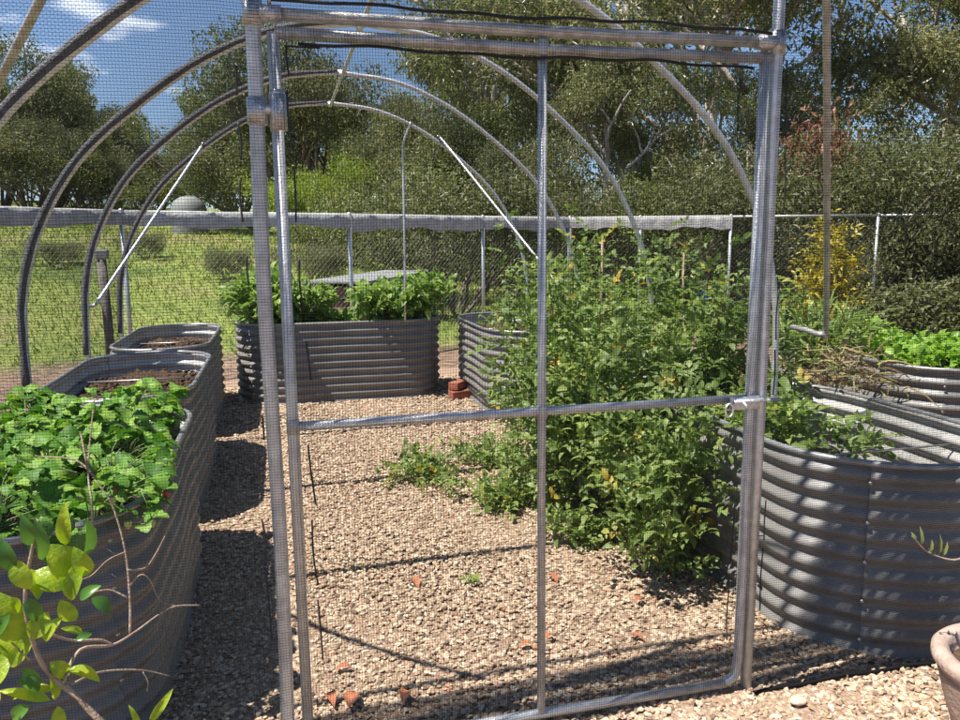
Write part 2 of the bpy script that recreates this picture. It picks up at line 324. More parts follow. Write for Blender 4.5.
# gravel stones, one uncountable mass
def ico():
    t = (1+5**.5)/2
    v = np.array([[-1, t, 0], [1, t, 0], [-1, -t, 0], [1, -t, 0], [0, -1, t], [0, 1, t], [0, -1, -t], [0, 1, -t], [t, 0, -1], [t, 0, 1], [-t, 0, -1], [-t, 0, 1]])/math.sqrt(1+t*t)
    f = np.array([[0, 11, 5], [0, 5, 1], [0, 1, 7], [0, 7, 10], [0, 10, 11], [1, 5, 9], [5, 11, 4], [11, 10, 2], [10, 7, 6], [7, 1, 8], [3, 9, 4], [3, 4, 2], [3, 2, 6], [3, 6, 8], [3, 8, 9], [4, 9, 5], [2, 4, 11], [6, 2, 10], [8, 6, 7], [9, 8, 1]])
    return v, f
IV, IF = ico()
def stones(mb, px, py, sz, zoff=0.0):
    N = len(px)
    base = IV[None]*(1+rng.normal(0, 0.20, (N, 12, 1)))
    sc3 = np.stack([sz*rng.uniform(.75, 1.35, N), sz*rng.uniform(.6, 1.0, N), sz*rng.uniform(.38, .62, N)], -1)
    base = base*sc3[:, None]
    a = rng.uniform(0, 6.283, N); ti = rng.normal(0, .35, N)
    ct, st = np.cos(ti)[:, None], np.sin(ti)[:, None]
    x, y, z = base[..., 0], base[..., 1], base[..., 2]
    y, z = y*ct-z*st, y*st+z*ct
    ca, sa = np.cos(a)[:, None], np.sin(a)[:, None]
    x, y = x*ca-y*sa, x*sa+y*ca
    V = np.stack([x+px[:, None], y+py[:, None], z+(rng.uniform(-0.004, 0.006, N)+zoff)[:, None]], -1)
    F = (np.arange(N)[:, None, None]*12+IF[None]).reshape(-1, 3)
    mb.add(V.reshape(-1, 3), F, np.repeat(rng.uniform(0, 1, N), 12))
def in_bed(x, y, mgn=0.0):
    k = np.zeros(len(x), bool)
    for (x0, x1, y0, y1, h, r) in BEDS.values():
        dx = np.maximum(np.maximum(x0+r-x, x-(x1-r)), 0); dy = np.maximum(np.maximum(y0+r-y, y-(y1-r)), 0)
        k |= (np.hypot(dx, dy) < r-mgn)
    return k
def scatter_stones(x0, x1, y0, y1, dens, smin, smax):
    n = int((x1-x0)*(y1-y0)*dens); x = rng.uniform(x0, x1, n); y = rng.uniform(y0, y1, n)
    k = ~in_bed(x, y, 0.02); return x[k], y[k], rng.uniform(smin, smax, k.sum())
g = MB()
for a in ((-.62, 2.1, -.42, 2.2, 4300, .0070, .0145), (-.62, 2.0, 2.2, 4.2, 2800, .008, .016), (-.7, 1.95, 4.2, 6.6, 1500, .010, .020), (1.9, 3.3, -.55, .3, 3600, .0075, .015), (-1.6, 3.6, -1.4, -.42, 700, .010, .018)):
    stones(g, *scatter_stones(*a))
gs = g.build('gravel', 'stone', smooth=False, kind='stuff'); tag(gs, 'loose tan and cream gravel covering the ground inside and before the gate', 'gravel', kind='stuff')

# ================================================================== RAISED BEDS
def outline(x0, x1, y0, y1, r, na=11):
    pts = []; seg = []
    for ci, (cx, cy, a0) in enumerate(((x1-r, y0+r, -90), (x1-r, y1-r, 0), (x0+r, y1-r, 90), (x0+r, y0+r, 180))):
        for k in range(na+1):
            a = R(a0+90*k/na); pts.append((cx+r*math.cos(a), cy+r*math.sin(a), math.cos(a), math.sin(a)))
    return np.array(pts), na+1
def corr_panel(o, idx, h, amp=0.0115, pitch=0.078, z0=0.0):
    nz_ = int(h/pitch*9); zz = np.linspace(z0, z0+h, nz_); off = amp*np.cos(2*np.pi*(zz-z0)/pitch)
    p = o[idx]; n = len(p); mbp = MB()
    outv = np.stack([p[:, None, 0]+p[:, None, 2]*off, p[:, None, 1]+p[:, None, 3]*off, np.broadcast_to(zz, (n, nz_))], -1).reshape(-1, 3)
    inv = np.stack([p[:, None, 0]+p[:, None, 2]*(off-.004), p[:, None, 1]+p[:, None, 3]*(off-.004), np.broadcast_to(zz, (n, nz_))], -1).reshape(-1, 3)
    i = np.arange(n-1)[:, None]; j = np.arange(nz_-1)[None]
    q = np.stack([i*nz_+j, (i+1)*nz_+j, (i+1)*nz_+j+1, i*nz_+j+1], -1).reshape(-1, 4)
    mbp.add(outv, q); mbp.add(inv, q[:, ::-1])
    return mbp
BEDOBJ = {}
def make_bed(key, label, fill, hump=0.02, group='corrugated raised garden beds'):
    x0, x1, y0, y1, h, r = BEDS[key]
    t = thing('raised_garden_bed', label, 'garden bed', ((x0+x1)/2, (y0+y1)/2, 0), group)
    o, per = outline(x0, x1, y0, y1, r); n = len(o)
    half = per//2
    # panels: from mid-corner to mid-corner, slightly overlapping
    cuts = [half+per*k for k in range(4)]
    for k in range(4):
        a, b = cuts[k], cuts[(k+1) % 4]
        idx = [(a+q) % n for q in range(((b-a) % n)+1)]
        p = o.copy(); 
        if k % 2: p[:, 0] += p[:, 2]*0.003; p[:, 1] += p[:, 3]*0.003
        # refine the long straights so they can sag a little
        P = p[idx]; Q = []
        for a_, b_ in zip(P[:-1], P[1:]):
            d = np.hypot(*(b_-a_)[:2]); m_ = max(1, int(d/0.12))
            for q in range(m_): Q.append(a_+(b_-a_)*q/m_)
        Q.append(P[-1]); Q = np.array(Q)
        wob = 0.006*np.sin(np.arange(len(Q))*0.9+k)
        Q[:, 0] += Q[:, 2]*wob; Q[:, 1] += Q[:, 3]*wob
        pn = corr_panel(Q, np.arange(len(Q)), h).build('wall_panel', 'bed', t); pn.data.materials.append(MT['bed_inside']); npoly = len(pn.data.polygons)
        pn.data.polygons.foreach_set('material_index', (np.arange(npoly) >= npoly//2).astype(np.int32)); pn.data.update()
        mb = MB()
        for z in np.arange(0.06, h-0.03, 0.156):
            c0 = Q[0]; cc = np.array([c0[0]+c0[2]*.012, c0[1]+c0[3]*.012, z]); dv = np.array([c0[2], c0[3], 0])
            mb.tube([cc-dv*.006, cc+dv*.004, cc+dv*.007], [.008, .008, .004], 8)
        mb.build('bolt_row', 'bolt', t, kind='stuff')
    rp = np.stack([o[:, 0], o[:, 1], np.full(n, h+.004)], 1)
    MB().tube(rp, .0135, 8, closed=True).build('rim_edging', 'rim', t)
    # soil, lumpy and following the outline
    mb = MB(); nr = 22; oo = []
    P = []
    for a_, b_ in zip(o, np.roll(o, -1, 0)):
        m_ = max(1, int(np.hypot(*(b_-a_)[:2])/0.07))
        for q in range(m_): P.append(a_+(b_-a_)*q/m_)
    P = np.array(P); nn_ = len(P); c = np.array([(x0+x1)/2, (y0+y1)/2]); ax = np.array([0, 1.0]) if y1-y0 > x1-x0 else np.array([1.0, 0]); ext = abs((y1-y0)-(x1-x0))/2
    proj_ = np.clip((P[:, :2]-c)@ax, -ext, ext)[:, None]*ax+c
    for q in range(nr+1):
        tt = q/nr; xy = proj_+(P[:, :2]-P[:, 2:4]*.034-proj_)*tt
        zz = fill+hump*(1-tt**2)+rng.normal(0, .012, nn_)+0.015*np.sin(xy[:, 0]*14)*np.sin(xy[:, 1]*11)
        oo.append(np.column_stack([xy, zz]))
    i = np.arange(nr)[:, None]; j = np.arange(nn_)[None]; j2 = (j+1) % nn_
    mb.add(np.vstack(oo), np.stack([i*nn_+j, (i+1)*nn_+j, (i+1)*nn_+j2, i*nn_+j2], -1).reshape(-1, 4))
    so_ = mb.build('soil', 'soil', t)
    # clods
    mb = MB(); x = rng.uniform(x0+.1, x1-.1, 600); y = rng.uniform(y0+.1, y1-.1, 600); kk_ = in_bed(x, y, .09); x, y = x[kk_], y[kk_]; k = len(x)
    stones(mb, x, y, rng.uniform(.008, .026, k), fill+hump*.8)
    mb.build('soil_clods', 'soil', t, kind='stuff')
    # brace rods across the top
    for f in (0.33, 0.67):
        if y1-y0 > x1-x0: a_, b_ = (x0, y0+(y1-y0)*f), (x1, y0+(y1-y0)*f)
        else: a_, b_ = (x0+(x1-x0)*f, y0), (x0+(x1-x0)*f, y1)
        MB().tube([(*a_, h-.10), (*b_, h-.10)], .005, 6).build('brace_rod', 'bolt', t)
    BEDOBJ[key] = t; return t
make_bed('B1', 'oval corrugated bed at left, nearest the camera, full of strawberry leaves', 0.64, 0.04)
make_bed('B2', 'oval corrugated bed with bare brown soil, just behind the strawberry bed', 0.60, 0.03)
make_bed('B3', 'farthest bed of the left row, bare soil, beyond the other bare bed', 0.60, 0.03)
make_bed('BK', 'wide dark bed lying crosswise at the end of the gravel path, with leafy bushes', 0.68, 0.05)
make_bed('R1', 'large nearly empty corrugated bed at right beside the gate latch', 0.34, 0.05)
make_bed('R2', 'bed mostly hidden behind the tomato thicket, its pale wall low behind the gate', 0.62, 0.04)
make_bed('R3', 'sunlit grey bed end between the tomato thicket and the crosswise bed', 0.62, 0.04)
make_bed('R4', 'bed at the far right edge with bright green lettuce', 0.66, 0.04)

# ================================================================== TUNNEL FRAME
HX = 0.52
PROF = spline([(0, 2.85), (.45, 2.79), (.87, 2.61), (1.26, 2.33), (1.57, 2.03), (1.79, 1.66), (1.90, 1.30), (1.93, .95), (1.94, .45), (1.94, 0)], 5)
def hoop_pts(y, off=0.0):
    r = PROF.copy()
    if off:
        tg = np.gradient(r, axis=0); nr_ = np.stack([-tg[:, 1], tg[:, 0]], 1); nr_ = nrmz(nr_); r = r+nr_*off
    left = np.column_stack([HX-r[::-1, 0], np.full(len(r), y), r[::-1, 1]]); right = np.column_stack([HX+r[1:, 0], np.full(len(r)-1, y), r[1:, 1]])
    return np.vstack([left, right])
def prof_z(x):            # height of the hoop at lateral x
    return np.interp(np.abs(np.asarray(x)-HX), PROF[:, 0], PROF[:, 1])
HOOPS = (1.2, 2.6, 4.0, 5.4)
FSX, FSZ = 1.45, 1.2       # the front arch is wider and taller than the hoops behind it
def front_z(x): return np.interp(np.abs(np.asarray(x)-HX), PROF[:, 0]*FSX, PROF[:, 1]*FSZ)
tf = thing('tunnel_frame', 'galvanised pipe tunnel frame of arched hoops, gate posts and lintel', 'tunnel frame', (HX, 2.6, 0))
for y in HOOPS:
    P = hoop_pts(y); P[:, 0] += 0.012*np.sin(P[:, 2]*2+y*3); P[:, 1] += 0.02*np.sin(P[:, 2]*1.3+y)*(P[:, 2]/2.8)
    MB().tube(P, .0165, 12).build('hoop', 'galv', tf)
    q = P[8:46] if y > 2 else P[18:46]; q = q+np.array([-.012, -.012, .012]); rr = .0215+.002*np.sin(np.arange(len(q))*.5+y)+.0015*np.sin(np.arange(len(q))*2.1); rr[-9:] *= np.linspace(1, .6, 9)
    MB().tube(q, rr, 8).build('net_wrap', 'wrap', tf)
_P = hoop_pts(.03); _P[:, 0] = HX+(_P[:, 0]-HX)*FSX; _P[:, 2] *= FSZ
MB().tube(_P, .0165, 12).build('hoop', 'galv', tf)
MB().tube([(HX, 0.03, 2.822*FSZ), (HX, 1.2, 2.822), (HX, 2.6, 2.818), (HX, 5.42, 2.822)], .013, 10).build('ridge_pipe', 'galv', tf)
XL, XR, XPL, XPR = 0.014, 1.5058, -0.0411, 1.5502
ZLIN, ZT, ZM, ZB = 2.1965, 2.1481, 1.0601, 0.03
pl = spline([(XPL-.004, 0, -.05), (XPL+.004, 0, .7), (XPL-.006, 0, 1.5), (XPL, 0, 2.2), (XPL-.01, 0.01, float(front_z(XPL))-.01)], 6)
MB().tube(pl, .0205, 14).build('gate_post', 'galv', tf)
MB().tube([(XPR-.006, 0, -.05), (XPR, 0, 1.0), (XPR, 0, 2.0), (XPR+.012, 0.01, float(front_z(XPR))-.01)], .0185, 14).build('gate_post', 'galv', tf)
MB().tube([(XPL, -.002, ZLIN), (HX+.25, -.002, ZLIN-.006), (XPR, -.002, ZLIN)], .0175, 14).build('lintel', 'galv_old', tf)
for x in (XPL, XPR):
    s = 1 if x == XPL else -1
    MB().tube([(x, 0, ZLIN-.035), (x, 0, ZLIN+.035)], .0265, 14).tube([(x, -.002, ZLIN), (x+s*.075, -.002, ZLIN)], .0235, 14).tube([(x+s*.045, -.02, ZLIN+.022), (x+s*.045, -.035, ZLIN+.03)], .006, 6).build('tee_fitting', 'zinc', tf)
def hp(x, y, off=-.02): return np.array([x, y, float(prof_z(x))+off])
# diagonal braces
def brace(pts, mt='galv', r=.0125): return MB().tube(spline(pts, 6), r, 9).build('brace', mt, tf)
brace([aty(75, -75, .06), aty(40, 0, .25), aty(0, 80, .55), aty(-40, 165, 1.05), aty(-55, 200, 1.18)], 'galv_old', .014)
a = aty(826, -70, 0.05); b = aty(827, 150, .45); c = aty(826, 322, .90); d = aty(821, 334, .93); e = aty(806, 330, 1.05); f_ = aty(792, 327, 1.18)
MB().tube(spline([a, b, c, d, e, f_], 6), .0135, 9).build('brace', 'galv_old', tf)
brace([aty(203, 143, 5.38), aty(196, 155, 5.30), aty(108, 286, 4.12), aty(97, 303, 4.05), aty(88, 308, 4.0)], 'zinc', .013)
brace([aty(437, 136, 5.38), aty(449, 148, 5.30), aty(545, 268, 4.15), aty(558, 284, 4.05), aty(572, 288, 4.0)], 'zinc', .012)
brace([aty(411, 122, 5.4), aty(404, 140, 5.42), aty(403, 156, 5.45), aty(404, 220, 5.45), aty(405, 320, 5.45)], 'galv', .011)
for y in HOOPS:
    q = np.array([HX, y, 2.845]); MB().tube([q+[0, -.03, -.012], q+[0, .03, -.012]], .022, 8).tube([q+[-.03, 0, .004], q+[.03, 0, .004]], .021, 8).build('ridge_clamp', 'zinc', tf)

# ================================================================== GATE
gt = thing('gate', 'netted steel pipe gate with a middle stile and crossrail, latched at its right', 'gate', (XL, 0, 0.02))
rG = .0165
MB().tube([(XL+.004, -.004, ZB), (XL, -.004, 1.1), (XL-.004, -.004, ZT)], rG, 14).build('hinge_stile', 'galv', gt)
cor = [(XR, -.004, ZT), (XR, -.004, 1.2), (XR, -.004, ZB+.10), (XR-.012, -.004, ZB+.03), (XR-.05, -.004, ZB+.004)]
MB().tube(np.vstack([[(XR, -.004, ZT), (XR, -.004, 1.2)], spline(cor[2:], 5)]), rG, 14).build('latch_stile', 'galv', gt)
MB().tube([(XL, -.004, ZT), (.75, -.004, ZT-.008), (XR+rG, -.004, ZT)], rG+.0008, 14).build('top_rail', 'galv_old', gt)
MB().tube([(XL, -.004, ZB), (XR-.05, -.004, ZB+.004)], rG, 14).build('bottom_rail', 'galv', gt)
MB().tube([(XL, -.004, ZM+.004), (XR, -.004, ZM)], rG-.002, 12).build('middle_rail', 'galv', gt)
MB().tube([(.772, -.006, ZB), (.771, -.006, 1.1), (.770, -.006, ZT)], rG-.003, 12).build('middle_stile', 'galv', gt)
for z in (1.943, .09):
    hg = MB().tube([(XPL, 0, z-.035), (XPL, 0, z+.035)], .0275, 14).tube([(XL, -.004, z-.05), (XL, -.004, z+.045)], .0235, 14).tube([(XPL, -.004, z+.005), (XL, -.004, z+.005)], .013, 10).build('hinge', 'zinc', gt)
MB().tube([(XL, -.004, z_) for z_ in (1.98, 2.0)], .0205, 12).build('hinge_collar', 'zinc', gt)
for x, z in ((.771, ZM), (XR, ZM), (.770, ZT-.004), (XL, ZM+.004)):
    MB().tube([(x, -.006, z-.022), (x, -.006, z-.02), (x, -.006, z+.02), (x, -.006, z+.022)], [.0165, .0185, .0185, .0165], 12).build('weld_collar', 'galv_old', gt)
# latch
lt = MB().box((XR-.035, -.030, ZM-.010), (.11, .008, .045)).build('latch', 'zinc', gt, bevel=.003)
MB().tube([(XR-.08, -.040, ZM-.002), (XR+.09, -.040, ZM-.002)], .006, 10).build('bolt', 'zinc', lt)
MB().tube([(XR-.05, -.040, ZM-.002), (XR-.05, -.062, ZM-.010), (XR-.05, -.066, ZM-.02)], .005, 8).build('bolt_knob', 'zinc', lt)
an = np.linspace(0, 2*np.pi, 17)[:-1]
MB().tube(np.stack([XR-.095+.014*np.cos(an), np.full(16, -.036), ZM-.030+.022*np.sin(an)], 1), .004, 6, closed=True).build('hasp_ring', 'zinc', lt)
MB().tube([(XPR-.022, -.024, ZM-.002), (XPR, -.048, ZM-.002), (XPR+.022, -.024, ZM-.002)], .006, 8).build('keeper', 'zinc', lt)

# ================================================================== NETTING
def bulge(x, z, y0, k): return y0-.008+.013*np.sin(x*5.1+z*1.3+k)*np.sin(z*3.7+k*2)+.005*np.sin(x*17+z*9)*np.sin(z*2.1+k)+.003*np.sin(x*31-z*13)
def strands(mb, lines, r):
    """batch of polylines (all the same length) as 3-sided strands"""
    P = np.asarray(lines, float); N, k, _ = P.shape
    T = nrmz(np.gradient(P, axis=1)); a = np.where(np.abs(T[..., 2:3]) < .8, np.array([0, 0, 1.0]), np.array([1.0, 0, 0]))
    n1 = nrmz(np.cross(T, a)); n2 = np.cross(T, n1); an = np.arange(3)*2*np.pi/3
    V = P[:, :, None]+r*(np.cos(an)[None, None, :, None]*n1[:, :, None]+np.sin(an)[None, None, :, None]*n2[:, :, None])
    i = np.arange(N)[:, None, None]*k*3; j = np.arange(k-1)[None, :, None]*3; q = np.arange(3)[None, None]; q2 = (q+1) % 3
    F = np.stack([i+j+q, i+j+q2, i+j+3+q2, i+j+3+q], -1).reshape(-1, 4); mb.add(V.reshape(-1, 3), F)
PIT = .0082
def flat_net(x0, x1, zlo, zhi, y0, k, rv, rh, pit=PIT):
    """net hung in a vertical plane; zhi is a function of x"""
    mb = MB(); xs = np.arange(x0, x1+1e-6, pit); ns = 16; rows = []
    for x in xs:
        z = np.linspace(zlo, float(zhi(x)), ns); rows.append(np.stack([x+.004*np.sin(z*4+k)+0*z, bulge(x, z, y0, k), z], 1))
    strands(mb, rows, rv)
    xx = np.linspace(x0, x1, 90); zz_ = np.array([float(zhi(x)) for x in xx]); rows = []
    for z in np.arange(zlo, zz_.max(), pit):
        ok = xx[zz_ > z]
        if len(ok) < 2: continue
        x = np.linspace(ok[0], ok[-1], 18); zz2 = z+.004*np.sin(x*6+k*3+z); rows.append(np.stack([x, bulge(x, z, y0, k), zz2], 1))
    strands(mb, rows, rh); return mb
flat_net(XL-.012, XR+.012, ZB-.01, lambda x: ZT+.012, -.026, 1.0, .00052, .00040).build('net_panel', 'net', gt, smooth=False, kind='stuff')
def cord(pts, parent, r=.0035, name='lacing_cord'): return MB().tube(spline(pts, 5), r*.75, 6).build(name, 'cord', parent)
# folded net hem and lacing on the gate
def hem(x0, x1, z, y, amp, r): 
    x = np.linspace(x0, x1, 30); return np.stack([x, y+.003*np.sin(x*21), z+amp*np.sin(x*7.3)+amp*.7*np.sin(x*23+1)], 1)
MB().tube(hem(XL+.06, XR-.05, ZT-.032, -.02, .004, 0), .0045, 7).build('net_hem', 'cord', gt)
for u0, v0, u1, v1 in ((286, 47, 289, 75), (287, 90, 293, 150), (294, 168, 296, 222), (299, 260, 304, 310), (306, 340, 311, 380), (308, 445, 316, 505), (312, 520, 318, 585), (318, 600, 323, 660), (741, 80, 738, 130), (735, 505, 731, 560), (729, 590, 727, 640), (284, 46, 320, 48)):
    a = aty(u0, v0, -.028); b = aty(u1, v1, -.028); mid = (a+b)/2+np.array([random.uniform(-.006, .006), 0, 0]); cord([a, mid, b], gt)
fn = thing('front_netting', 'black bird netting stretched over the tunnel front around the gate', 'netting', (HX, -.03, 0))
hz = lambda x: float(front_z(x))+.012
flat_net(HX-2.8, XPL+.018, -.01, hz, -.034, 2.3, .00030, .00056).build('net_panel', 'net', fn, smooth=False, kind='stuff')
flat_net(XPR-.018, HX+2.8, -.01, hz, -.034, 4.1, .00030, .00066).build('net_panel', 'net', fn, smooth=False, kind='stuff')
flat_net(XPL-.02, XPR+.02, ZLIN-.02, hz, -.037, 5.2, .00030, .00052).build('net_panel', 'net', fn, smooth=False, kind='stuff')
for u0, v0, u1, v1 in ((236, 66, 237, 95), (238, 122, 241, 160), (240, 178, 243, 222), (247, 255, 249, 285), (262, 415, 264, 440), (262, 520, 266, 560), (266, 575, 272, 640), (787, 60, 786, 140), (785, 150, 783, 215), (779, 290, 776, 340), (775, 350, 773, 395), (766, 500, 764, 540), (763, 548, 760, 610)):
    a = aty(u0, v0, -.036); b = aty(u1, v1, -.036); cord([a, (a+b)/2+np.array([random.uniform(-.005, .005), 0, 0]), b], fn)
MB().tube(hem(XPL+.05, XPR-.04, ZLIN+.026, -.03, .004, 0), .0045, 7).build('net_hem', 'cord', fn)
MB().tube(hem(HX-2.8, XPL, .012, -.04, .006, 0), .009, 7).build('net_hem', 'net', fn)
MB().tube(hem(XPR, HX+2.8, .010, -.045, .004, 0), .008, 7).build('net_hem', 'net', fn)
# roof netting over the hoops
rn = MB(); P0 = hoop_pts(0, .02)
sl_ = np.concatenate([[0], np.cumsum(np.linalg.norm(np.diff(P0, axis=0), axis=1))])
def roof(x, z, yy):
    f = np.clip((1.2-yy)/1.17, 0, 1); sag = -.022*np.abs(np.sin(np.pi*(yy-1.2)/1.4))*(yy > 1.2)
    return np.stack([HX+(x-HX)*(1+(FSX-1)*f)+sag*(x-HX)/2.2, yy+0*x, z*(1+(FSZ-1)*f)+sag*np.maximum(0, z-1)/1.9], -1)
rows = []
for t in np.arange(0.02, sl_[-1], .0135):
    x = np.interp(t, sl_, P0[:, 0]); z = np.interp(t, sl_, P0[:, 2]); rows.append(roof(x, z, np.linspace(.04, 5.42, 22)))
strands(rn, rows, .00045)
rows = [roof(P0[:, 0], P0[:, 2], np.full(len(P0), y)) for y in np.arange(.045, 5.42, .0135)]
strands(rn, rows, .0004)
o = rn.build('roof_netting', 'net', smooth=False); tag(o, 'fine black netting draped over the arched tunnel hoops', 'netting', kind='stuff')

# ================================================================== FENCE
FP = [(-5.6, 3.4), (-2.9, 5.4), (-1.62, 6.85+.05), (0.9, 8.21), (3.02, 9.45), (4.67, 10.1), (5.77, 9.75), (7.17, 9.32), (9.49, 8.72), (11.9, 8.0), (14.3, 7.3)]
FH = 1.9
fe = thing('chain_link_fence', 'galvanised chain-link fence with grey cloth folded over its top, behind the beds', 'fence', (4.67, 10.1, 0))
for k, (x, y) in enumerate(FP):
    MB().tube([(x, y, -.2), (x, y, FH+.02)], .026 if k != 5 else .036, 10).lathe([(.028, 0), (.026, .018), (.0, .03)], (x, y, FH+.015), 10).build('post', 'fence', fe)
for (x0, y0), (x1, y1) in zip(FP[:-1], FP[1:]):
    MB().tube([(x0, y0, FH), (x1, y1, FH)], .020, 8).build('top_rail', 'fence', fe)
mb = MB()
for (x0, y0), (x1, y1) in zip(FP[:-1], FP[1:]):
    Ls = math.hypot(x1-x0, y1-y0); dx, dy = (x1-x0)/Ls, (y1-y0)/Ls; H_ = FH-.03; pitch = .075; rows = []
    for sgn in (1, -1):
        for t in np.arange(-H_, Ls+H_, pitch):
            # line from (t,0) to (t+sgn*H,H), clipped to the bay
            ta, tb = t, t+sgn*H_; za, zb = 0.0, H_
            lo, hi = 0.0, 1.0
            for p_, q_ in ((ta, tb),):
                d = q_-p_
                for lim, side in ((0, 1), (Ls, -1)):
                    f0 = (p_-lim)*side; f1 = (q_-lim)*side
                    if f0 < 0 and f1 < 0: lo, hi = 1, 0
                    elif f0 < 0: lo = max(lo, -f0/(f1-f0))
                    elif f1 < 0: hi = min(hi, f0/(f0-f1))
            if hi-lo < .02: continue
            pa, pb = ta+(tb-ta)*lo, ta+(tb-ta)*hi; z1, z2 = H_*lo, H_*hi; of = .004*sgn
            rows.append([(x0+dx*pa-dy*of, y0+dy*pa+dx*of, z1+.02), (x0+dx*pb-dy*of, y0+dy*pb+dx*of, z2+.02)])
    strands(mb, rows, .0013)
mb.build('chain_link', 'wire', fe, smooth=False, kind='stuff')
# grey cloth hanging over the top rail, bay by bay
for (x0, y0), (x1, y1), dr in zip(FP[:7], FP[1:8], (.145, .145, .15, .18, .18, .16, .18)):
    n = 26; tt = np.linspace(0, 1, n); mb = MB(); nx, ny = -(y1-y0), x1-x0; q = math.hypot(nx, ny); nx, ny = nx/q, ny/q
    if (np.array([nx, ny])@(CAM[:2]-np.array([x0, y0]))) < 0: nx, ny = -nx, -ny
    prof = [(-.030, -dr*.7), (-.028, -.05), (-.022, .012), (0, .026), (.024, .012), (.032, -.05), (.034, -dr*.5), (.036, -dr)]
    rows = []
    for k, t in enumerate(tt):
        wv = .010*math.sin(t*31)+.007*math.sin(t*57+2)
        for (o_, z) in prof:
            zz = FH+z*(1+(.12*math.sin(t*9+x0)+.08*math.sin(t*23)) * (1 if z < -.06 else 0)); oo_ = o_+(wv if z < -.04 else 0)
            rows.append((x0+(x1-x0)*t+nx*oo_, y0+(y1-y0)*t+ny*oo_, zz))
    m_ = len(prof); i = np.arange(n-1)[:, None]; j = np.arange(m_-1)[None]
    mb.add(rows, np.stack([i*m_+j, (i+1)*m_+j, (i+1)*m_+j+1, i*m_+j+1], -1).reshape(-1, 4)).build('folded_cloth', 'cloth', fe)

# ================================================================== TREES
def grow(height, spread, seed, lean=0.1, forks=5, leafn=9000, leaf=(.16, .045), clump=.75, droop=.6, trunk_r=None, base_clear=.3, leafmat='gum_leaf', barkmat='bark', shrub=False, name='gum_tree', label='', cat='tree', group=None, red=False, levels=3):
    global rng
    rs = np.random.default_rng(seed); t = thing(name, label, cat, (0, 0, 0), group)
    tr = MB(); tips = []
    trunk_r = trunk_r or height*.014
    def limb(p, d, L_, r, lev):
        n = 6; pts = [p]; dd = d.copy()
        for q in range(n):
            dd = nrmz(dd+rs.normal(0, .13, 3)+np.array([0, 0, .05])); pts.append(pts[-1]+dd*L_/n)
        pts = np.array(pts); tr.tube(pts, np.linspace(r, r*.5, n+1), 7 if lev == 0 else 5, caps=False)
        if lev >= levels: tips.extend([pts[-1], pts[-3], pts[-2]]); return
        nb = rs.integers(3, 5) if lev else forks
        for b_ in range(nb):
            f = (base_clear+(1-base_clear)*(b_+rs.uniform(0, 1))/nb) if lev == 0 else rs.uniform(.35, 1)
            idx = min(n-1, int(f*n)); q = pts[idx]+(pts[idx+1]-pts[idx])*(f*n-idx)
            a_ = rs.uniform(0, 6.28); out = np.array([math.cos(a_), math.sin(a_), rs.uniform(.15, .8)])
            limb(q, nrmz(out*spread+dd*.6), L_*rs.uniform(.42, .62)*(1.15-.4*f if lev == 0 else 1), r*(.55 if lev == 0 else .6), lev+1)
        if lev > 0: tips.append(pts[-1])
        else: limb(pts[-1], nrmz(dd+rs.normal(0, .3, 3)), L_*.4, r*.5, lev+1)
    if shrub:
        for b_ in range(forks):
            a_ = rs.uniform(0, 6.28); limb(np.array([.15*math.cos(a_), .15*math.sin(a_), 0]), nrmz(np.array([math.cos(a_)*spread, math.sin(a_)*spread, 1.0])), height*.62, trunk_r, 1)
    else: limb(np.zeros(3), nrmz(np.array([rs.normal(0, lean), rs.normal(0, lean), 1])), height*.62, trunk_r, 0)
    tips = np.array(tips); kk = height/(np.percentile(tips[:, 2], 98)+clump*.6); tips = tips*kk
    tr.v = [v_*kk for v_ in tr.v]; tr.build('trunk', barkmat, t)
    t['height'] = height; tips = tips[tips[:, 2] > height*(.05 if shrub else .12)]
    k = rs.integers(0, len(tips), leafn); g_ = rs.normal(0, 1, (leafn, 3)); g_ = g_/np.maximum(1, np.linalg.norm(g_, axis=1, keepdims=True)/1.5)
    pos = tips[k]+g_*clump*np.array([1, 1, .7]); pos[:, 2] = np.abs(pos[:, 2])
    d = rs.normal(size=(leafn, 3)); d[:, 2] -= droop*1.6; nm = rs.normal(size=(leafn, 3)); nm[:, 2] += .8
    clt = rs.uniform(0, 1, len(tips)); tone = np.clip(.55*rs.uniform(0, 1, leafn)+.45*clt[k], 0, 1)
    mb = MB(); leaves(mb, pos, d, nrmz(nm), rs.uniform(.6, 1.25, leafn)*leaf[0], leaf[1]*rs.uniform(.7, 1.3, leafn), tone, simple=True)
    cr_ = mb.build('crown', leafmat, t, smooth=False, kind='stuff')
    return t
def put(o, u, dep, label, scale=None, vtop=None, rz=None, dz=0.0, group=None):
    p = atd(u, 240, dep); z = float(HGT(p[0], p[1]))
    if vtop is not None: q = ((238-vtop)/F_PX*dep+1.6-z)/o['height']; wx = scale or 1.0; scale = (q*wx, q*wx, q)
    if scale is None: scale = 1.0
    o.location = (p[0], p[1], z-.05+dz); o.rotation_euler = (0, 0, random.uniform(0, 6.28) if rz is None else rz); o.scale = (scale,)*3 if not isinstance(scale, tuple) else scale
    o['label'] = label
    if group: o['group'] = group
    return o
G1 = 'trees beyond the fence'
PR = {}
PR['gumA'] = grow(15, .9, 11, leafn=23000, leaf=(.25, .075), clump=.62, forks=7, base_clear=.25, name='gum_tree', label='x', group=G1)
PR['gumB'] = grow(16, .8, 23, leafn=23000, leaf=(.25, .075), clump=.64, forks=8, base_clear=.2, leafmat='olive_leaf', name='gum_tree', label='x', group=G1)
